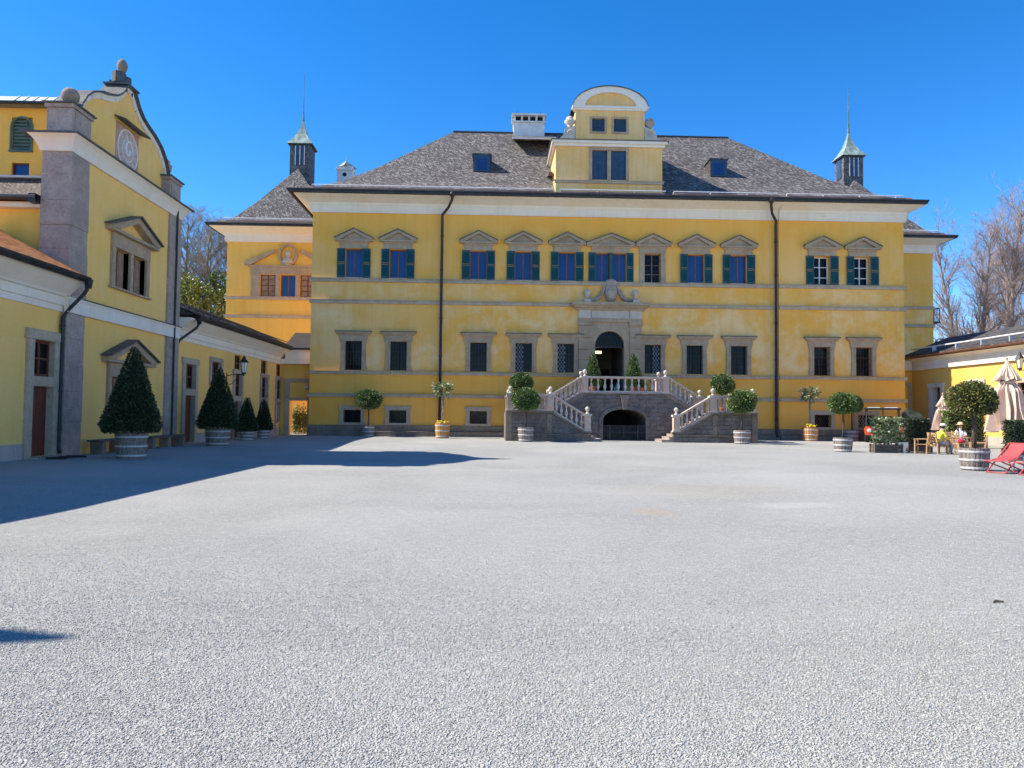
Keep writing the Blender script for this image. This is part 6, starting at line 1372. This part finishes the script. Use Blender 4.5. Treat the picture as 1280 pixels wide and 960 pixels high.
def lantern(loc, s, label):
    """wall lantern on a scrolled bracket; s = +1 projects to +x from a wall on its left"""
    t = thing('wall_lantern', (0, 0, 0), label, 'lantern', 'wall lanterns')
    mb = MB(); mb.tube([(-s*.95, 0, -.15), (-s*.5, 0, -.05), (0, 0, -.08)], .022, 6); mb.tube([(-s*.95, 0, -.75), (-s*.6, 0, -.55), (-s*.25, 0, -.1)], .018, 6); mb.box(-s*.95-.02, -s*.95+.02, -.05, .05, -.85, 0); mb.build('bracket', IRON, t)
    mb = MB(); mb.lathe([(.11, .05), (.2, .6)], 6); mb.build('glass', LAMPGLASS, t)
    mb = MB()
    for k in range(6): a = 2*pi*k/6; mb.tube([(.115*cos(a), .115*sin(a), .04), (.205*cos(a), .205*sin(a), .61)], .013, 4)
    mb.lathe([(.13, -.05), (.13, .05)], 6); mb.lathe([(.27, .6), (.22, .68), (.1, .85), (.07, .95), (.03, 1.0)], 6); mb.ball((0, 0, -.1), .045, 6, 4); mb.build('frame', IRON, t); t.location = loc
lantern((-13.85, 42.3, 3.75), 1, 'black lantern with milky glass on a bracket over the small cone trees'); lantern((30.75, 42.2, 4.55), -1, 'black lantern on the yellow right wing above the tall parasol')
zt_ = ground_z(4.5, 6.5)
t = thing('twig', (4.5, 6.5, zt_), 'dark broken twig lying alone on the gravel at right', 'twig'); mb = MB(); mb.tube([(4.45, 6.48, zt_+.008), (4.49, 6.51, zt_+.014), (4.53, 6.49, zt_+.012), (4.56, 6.5, zt_+.008)], [.006, .011, .010, .004], 6); mb.tube([(4.5, 6.51, zt_+.01), (4.53, 6.55, zt_+.01)], .005, 5); mb.build('wood', BARK, t)
t = thing('foot_grate', (-14.0, 25.2, 0), 'dark foot grate on the gravel before the near red door', 'grate'); mb = MB(); frame_bars(mb, -14.3, -13.55, 0, 0, .001, 0, 0) if False else None
for k in range(8): y = 24.5+k*.15; mb.box(-14.2, -13.65, y, y+.03, .03, .06)
mb.box(-14.25, -13.6, 24.45, 24.5, -.01, .065); mb.box(-14.25, -13.6, 25.63, 25.68, -.01, .065); mb.build('bars', IRON, t)

# orange utility vehicle parked against the palace
V = thing('utility_vehicle', (0, 0, 0), 'small orange utility tractor with black cab parked behind the leafy planter', 'vehicle')
mb = MB(); mb.prism([(-.95, .45), (.95, .45), (1.0, .8), (.92, 1.02), (-.92, 1.02), (-1.0, .8)], -1.2, .1); mb.box(-.95, .95, .1, 1.9, .5, .95); mb.build('body', ORANGE, V)
mb = MB(); mb.box(-.55, .55, -1.24, -1.19, .55, .9); 
for k in range(5): mb.box(-.5, .5, -1.255, -1.24, .58+k*.062, .61+k*.062)
mb.box(-1.0, 1.0, -1.26, -1.1, .38, .48); mb.build('grille', BLACKP, V)
for s in (-1, 1): mb = MB(); mb.lathe([(.11, 0), (.12, .03)], 10); mb.v = [(s*.75+x, -1.2-z, .78+y) for x, y, z in mb.v]; mb.build('headlight', LAMPGLASS, V)
mb = MB()
for x in (-.9, .9):
    for (y0, y1) in ((-.35, -.1), (.9, .9)): mb.tube([(x, y0, 1.0), (x*.93, y1, 2.15)], .045, 6)
mb.box(-.95, .95, -.2, 1.05, 2.13, 2.25); mb.tube([(0, -.33, 1.05), (0, -.12, 2.12)], .04, 6); mb.tube([(-.88, -.34, 1.06), (.88, -.34, 1.06)], .04, 6); mb.build('cab_frame', BLACKP, V)
for s in (-1, 1): mb = MB(); mb.box(s*.45-.33, s*.45+.33, -.12, .5, 2.252, 2.30); mb.build('roof_beacon_panel', WHITE, V)
mb = MB(); mb.box(-.5, .5, .35, .8, .95, 1.1); mb.box(-.5, .5, .75, .9, 1.1, 1.7); mb.build('seat', BLACKP, V)
mb = MB(); mb.extrude([(.95, .6, 1.0), (1.05, .6, 1.9), (1.3, .6, 2.25), (2.0, .6, 1.9), (2.2, .6, 1.1)], (0, 1.3, 0)); mb.build('tarpaulin', mat('dark_green_tarpaulin', (.015, .025, .022), (.06, .08, .05), 2.5, .6, .4, 6), V)
for x in (-.85, .85):
    for y, r in ((-.7, .36), (1.3, .42)):
        mb = MB(); mb.lathe([(r*.55, -.13), (r, -.1), (r, .1), (r*.55, .13)], 18); mb.v = [(x+z, y+a, r+b) for a, b, z in mb.v]; w_ = mb.build('wheel', TYRE, V)
        mb = MB(); mb.lathe([(r*.52, -.12), (r*.54, .12), (r*.2, .14)], 12); mb.v = [(x+z, y+a, r+b) for a, b, z in mb.v]; mb.build('rim', ORANGE, w_)
V.location = (26.3, 49.0, 0); V.rotation_euler = (0, 0, -.45); V.scale = (1.15, 1.0, 1.02)

# ------------------------------------------------------------------ people
def person(loc, rz, label, top, legs, hat, hatm, lean=.12, reach=.35, hands_z=.80):
    """one skinned body: joints as connected vertices, radii tapering along each limb; faces -y before turning"""
    P = thing('person', (0, 0, 0), label, 'person')
    J = []; E_ = []; R = []
    def v(p, r, par=None):
        J.append(p); R.append(r)
        if par is not None: E_.append((par, len(J)-1))
        return len(J)-1
    pel = v((0, .05, .54), .15); ab = v((0, .06-lean*.2, .70), .145, pel); ch = v((0, .04-lean*.7, .92), .165, ab); nb = v((0, .02-lean, 1.07), .085, ch); nk = v((0, 0-lean*1.1, 1.14), .055, nb)
    hd = v((0, -.03-lean*1.3, 1.22), .082, nk); h2 = v((0, -.035-lean*1.35, 1.30), .098, hd); h3 = v((0, -.02-lean*1.4, 1.37), .075, h2)
    nose = v((0, -.125-lean*1.35, 1.27), .018, hd)
    for s in (-1, 1):
        hip = v((s*.10, .0, .53), .105, pel); kn = v((s*.13, -.43, .55), .068, hip); sh = v((s*.13, -.47, .32), .058, kn); an = v((s*.13, -.44, .10), .042, sh); v((s*.14, -.50, .05), .042, an); v((s*.15, -.64, .035), .034, len(J)-1)
        so_ = v((s*.16, .03-lean*.9, 1.02), .075, ch); el = v((s*.24, -.06-lean, .80), .052, so_); wr = v((s*.16, -.16-reach*.6, hands_z), .034, el); pm = v((s*.13, -.2-reach*.75, hands_z-.005), .036, wr)
        for q, dx in enumerate((-.03, -.01, .01, .03)): a = v((s*.13+dx, -.255-reach*.8, hands_z-.01), .0125, pm); b = v((s*.13+dx*1.1, -.295-reach*.8+.008*abs(q-1.5), hands_z-.03), .010, a)
        a = v((s*.13-s*.05, -.22-reach*.75, hands_z+.005), .013, pm); v((s*.13-s*.06, -.25-reach*.78, hands_z-.01), .011, a)
    me = bpy.data.meshes.new('body'); me.from_pydata(J, E_, []); ob = bpy.data.objects.new('body', me); COL.objects.link(ob)
    sk = ob.modifiers.new('skin', 'SKIN'); sk.use_smooth_shade = True
    for i, r in enumerate(R): me.skin_vertices[0].data[i].radius = (r, r); me.skin_vertices[0].data[i].use_root = (i == 0)
    sb = ob.modifiers.new('sub', 'SUBSURF'); sb.levels = 1; sb.render_levels = 1
    dg = bpy.context.evaluated_depsgraph_get(); m2 = bpy.data.meshes.new_from_object(ob.evaluated_get(dg)); bpy.data.objects.remove(ob)
    m2.name = 'body'; m2.materials.clear()
    for x in (SKIN, top, legs, BLACKP): m2.materials.append(x)
    for p in m2.polygons:
        c = p.center
        if c.z > 1.10 and abs(c.x) < .13: k = 0
        elif abs(c.x) > .055 and c.y < -.13-reach*.55 and c.z > hands_z-.08 and c.z > .62: k = 0
        elif c.z < .105: k = 3
        elif c.z < .635 and (c.y < .3): k = 2
        else: k = 1
        p.material_index = k; p.use_smooth = True
    b = bpy.data.objects.new('body', m2); COL.objects.link(b); b.parent = P
    hy = -.03-lean*1.35
    mb = MB(); mb.ball((0, hy+.03, 1.305), .108, 12, 8, 1, 1.0, 1.06)
    mb.f = [f for f in mb.f if not (sum(mb.v[i][1] for i in f)/len(f) < hy-.03 and sum(mb.v[i][2] for i in f)/len(f) < 1.36)]
    if hat == 'straw': mb.tube([(-.09, hy+.05, 1.28), (-.11, hy+.02, 1.12), (-.12, hy-.02, 1.0)], [.05, .05, .02], 7); mb.tube([(.09, hy+.05, 1.28), (.11, hy+.02, 1.12), (.12, hy-.02, 1.0)], [.05, .05, .02], 7)
    hair = mb.build('hair', HAIR, P, smooth=True)
    mb = MB()
    if hat == 'straw': mb.lathe([(.22, 1.36), (.12, 1.385), (.11, 1.46), (.08, 1.5), (.02, 1.505)], 16, (0, hy, 0)); mb.lathe([(.22, 1.352), (.10, 1.375)], 16, (0, hy, 0))
    else: mb.lathe([(.118, 1.34), (.12, 1.37), (.10, 1.43), (.05, 1.455), (.01, 1.46)], 14, (0, hy+.01, 0)); mb.add([(-.07, hy-.1, 1.35), (.07, hy-.1, 1.35), (.05, hy-.2, 1.335), (-.05, hy-.2, 1.335)], [(0, 1, 2, 3)])
    mb.build('hat', hatm, P, smooth=True)
    mb = MB()
    for s in (-1, 1): mb.ball((s*.035, hy-.088, 1.30), .012, 6, 4)
    mb.build('eyes', BLACKP, P); mb = MB(); mb.box(-.025, .025, hy-.093, hy-.08, 1.218, 1.226); mb.build('mouth', REDCLOTH, P)
    mb = MB(); mb.lathe([(.075, 1.09), (.085, 1.11), (.07, 1.15)], 12, (0, -.0-lean*1.05, 0)); mb.build('collar', top, P, smooth=True)
    P.location = loc; P.rotation_euler = (0, 0, rz); P.scale = (1.08, 1.08, 1.0); return P
person((20.5, 33.35, -.05), pi/2+.1, 'person in a lime-yellow jacket, white cap and jeans seated facing right', LIME, JEANS, 'cap', WHITE)
person((24.9, 38.65, -.05), -.5, 'person in a white blouse and straw hat seated behind the big barrel tree', CLOTHW, JEANS, 'straw', STRAW, .05, .3)

# ------------------------------------------------------------------ trees and shrubs beyond the roofs
def grow(seed, H, spread, levels=5, up=.55, ltrunk=.32, kids=(9, 6, 5, 4), tw=.02, trunks=1):
    rng = random.Random(seed); tr, br = MB(), MB()
    def limb(p, d, L_, r, lev):
        n = 4 if lev < 2 else (3 if lev < 3 else 2); pts = [p]; q = Vector(p); dd = Vector(d).normalized()
        for k in range(n):
            dd = (dd+Vector((rng.uniform(-1, 1), rng.uniform(-1, 1), rng.uniform(-.5, 1.0)*up))*(.05 if lev == 0 else .26)).normalized(); q = q+dd*L_/n; pts.append(q.copy())
        re = r*(.35 if lev else .22)
        (tr if lev == 0 else br).tube(pts, r, 8 if lev == 0 else (5 if lev == 1 else 3), max(re, tw*.6), cap=False)
        if lev >= levels-1: return
        for k in range(kids[lev]):
            f = rng.uniform(.15 if lev else ltrunk, 1.0); i = min(int(f*n), n-1); s = pts[i]+(pts[i+1]-pts[i])*(f*n-i); dr = (pts[i+1]-pts[i]).normalized()
            a = Vector((rng.gauss(0, 1), rng.gauss(0, 1), rng.gauss(0, .5))); a = (a-dr*a.dot(dr)).normalized()
            ang = rng.uniform(.5, .95)*spread
            nd = dr*cos(ang)+a*sin(ang); nd.z += .25*up
            limb(s, nd, L_*(rng.uniform(.12, .24)*(1.3-.6*f) if lev == 0 else rng.uniform(.34, .6)), max(r*(1-.7*f)*.5, tw), lev+1)
    for k in range(trunks): limb(Vector((k*.9, k*.5, -.5)), Vector((rng.uniform(-.08, .08)+.1*k, rng.uniform(-.08, .08), 1)), H*.94, H*.013/(1+.3*k), 0)
    return tr, br
def bare_tree(name, loc, seed, H, label, group, twig, spread=1.0, kids=(44, 8, 5, 3), trunks=1, tw=.009):
    t = thing(name, (0, 0, 0), label, 'tree', group); tr, br = grow(seed, H, spread, 5, .6, .22, kids, tw, trunks)
    tr.build('trunk', BARK_TREE, t, smooth=True, recalc=False); br.build('crown', twig, t, recalc=False); t.location = loc; return t
GT = 'bare trees beyond the right wing'
a = bare_tree('bare_tree', (63.5, 90, 0), 101, 29.5, 'tallest bare reddish tree with a pale trunk beyond the right wing', GT, TWIG_RED, trunks=2)
b = bare_tree('bare_tree', (57.6, 88, 0), 102, 25.0, 'bare reddish tree with a dark thin trunk nearest the palace corner on the right', GT, TWIG_RED)
def again(src, loc, rz, s, label, group):
    c = copy_tree(src); c.location = loc; c.rotation_euler = (0, 0, rz); c.scale = (s, s, s); c['label'] = label; c['group'] = group; return c
again(b, (60.5, 91, 0), 2.1, 1.05, 'bare reddish tree standing second from the palace corner on the right', GT)
again(a, (66.4, 93, 0), 1.3, .93, 'bare reddish tree behind the tallest one, right of it', GT)
again(b, (68.2, 86, 0), 4.0, .98, 'rightmost bare reddish tree at the photo edge', GT)
again(b, (73, 100, 0), 5.2, 1.05, 'bare reddish tree farthest back on the right', GT)
GL = 'bare trees beyond the left wing'
c = bare_tree('bare_tree', (-31.5, 80, 2), 103, 20.5, 'bare grey tree rising straight behind the gabled house corner', GL, TWIG_GREY)
again(c, (-28.6, 84, 3), 2.0, .95, 'bare grey tree close against the left palace wing', GL)
again(c, (-34.5, 86, 3), 4.2, 1.05, 'bare grey tree half hidden by the gabled house', GL)
again(c, (-20.5, 108, 0), 1.1, 1.62, 'tall bare tree whose top shows behind the small left chimney', GL)
again(c, (-36, 100, 0), 3.1, 1.25, 'bare tree top showing left of the left palace wing roof', GL)
def shrub(name, loc, rx, rz_, leafm, n, seed, label, group):
    t = thing(name, (0, 0, 0), label, 'shrub', group); rng = random.Random(seed); random.seed(seed); mb = MB()
    lobes = [(Vector((rng.uniform(-.6, .6)*rx, rng.uniform(-.5, .5)*rx, rz_*rng.uniform(.35, 1.3))), rng.uniform(.35, .6)*rx) for _ in range(9)]
    for i in range(n):
        c_, r_ = rng.choice(lobes); d = Vector((rng.gauss(0, 1), rng.gauss(0, 1), rng.gauss(0, 1))).normalized(); mb.leaf(c_+d*r_*rng.uniform(.5, 1.05), d+Vector((rng.uniform(-1, 1), rng.uniform(-1, 1), rng.uniform(-1, 1))), .22, .34)
    mb.build('foliage', leafm, t, recalc=False); mb = MB()
    for c_, r_ in lobes: mb.tube([(0, 0, -.5), tuple(c_*.5+Vector((0, 0, .2))), tuple(c_)], [.12, .08, .03], 5)
    mb.build('stems', BARK, t); t.location = loc
GSH = 'spring shrubs on the left slope'
shrub('shrub', (-29.0, 75, 7.2), 3.2, 5.6, LF_SPRING, 4500, 71, 'yellow-green spring shrub just above the far left roof', GSH)
shrub('shrub', (-32.4, 78, 7.5), 3.0, 6.4, LF_SPRING, 4000, 72, 'pale green spring shrub beside the gabled house corner', GSH)
shrub('shrub', (-27.6, 79, 7.5), 2.3, 7.2, LF_BALL, 2600, 73, 'dark green ivy-covered shrub against the left palace wing', GSH)
shrub('shrub', (51.5, 84, 4), 2.2, 4.2, LF_HEDGE, 2200, 74, 'dark evergreen shrub low beside the right palace wing', 'evergreen shrubs')
# wooded slope behind the left wing
hm = MB(); xs = [-140+i*5 for i in range(24)]; ys = [62+i*5 for i in range(26)]
def hz(x, y): t = max(0, min(1, (y-62)/55)); s = max(0, min(1, (-17-x)/14)); return -0.6+15*t*t*(3-2*t)*s + .4*sin(x*.5)*cos(y*.4)*s
hm.v = [(x, y, hz(x, y)) for y in ys for x in xs]; hm.f = [(j*24+i, j*24+i+1, (j+1)*24+i+1, (j+1)*24+i) for j in range(25) for i in range(23)]
tag(hm.build('hillside', TERRAIN, smooth=True, recalc=False), kind='structure')
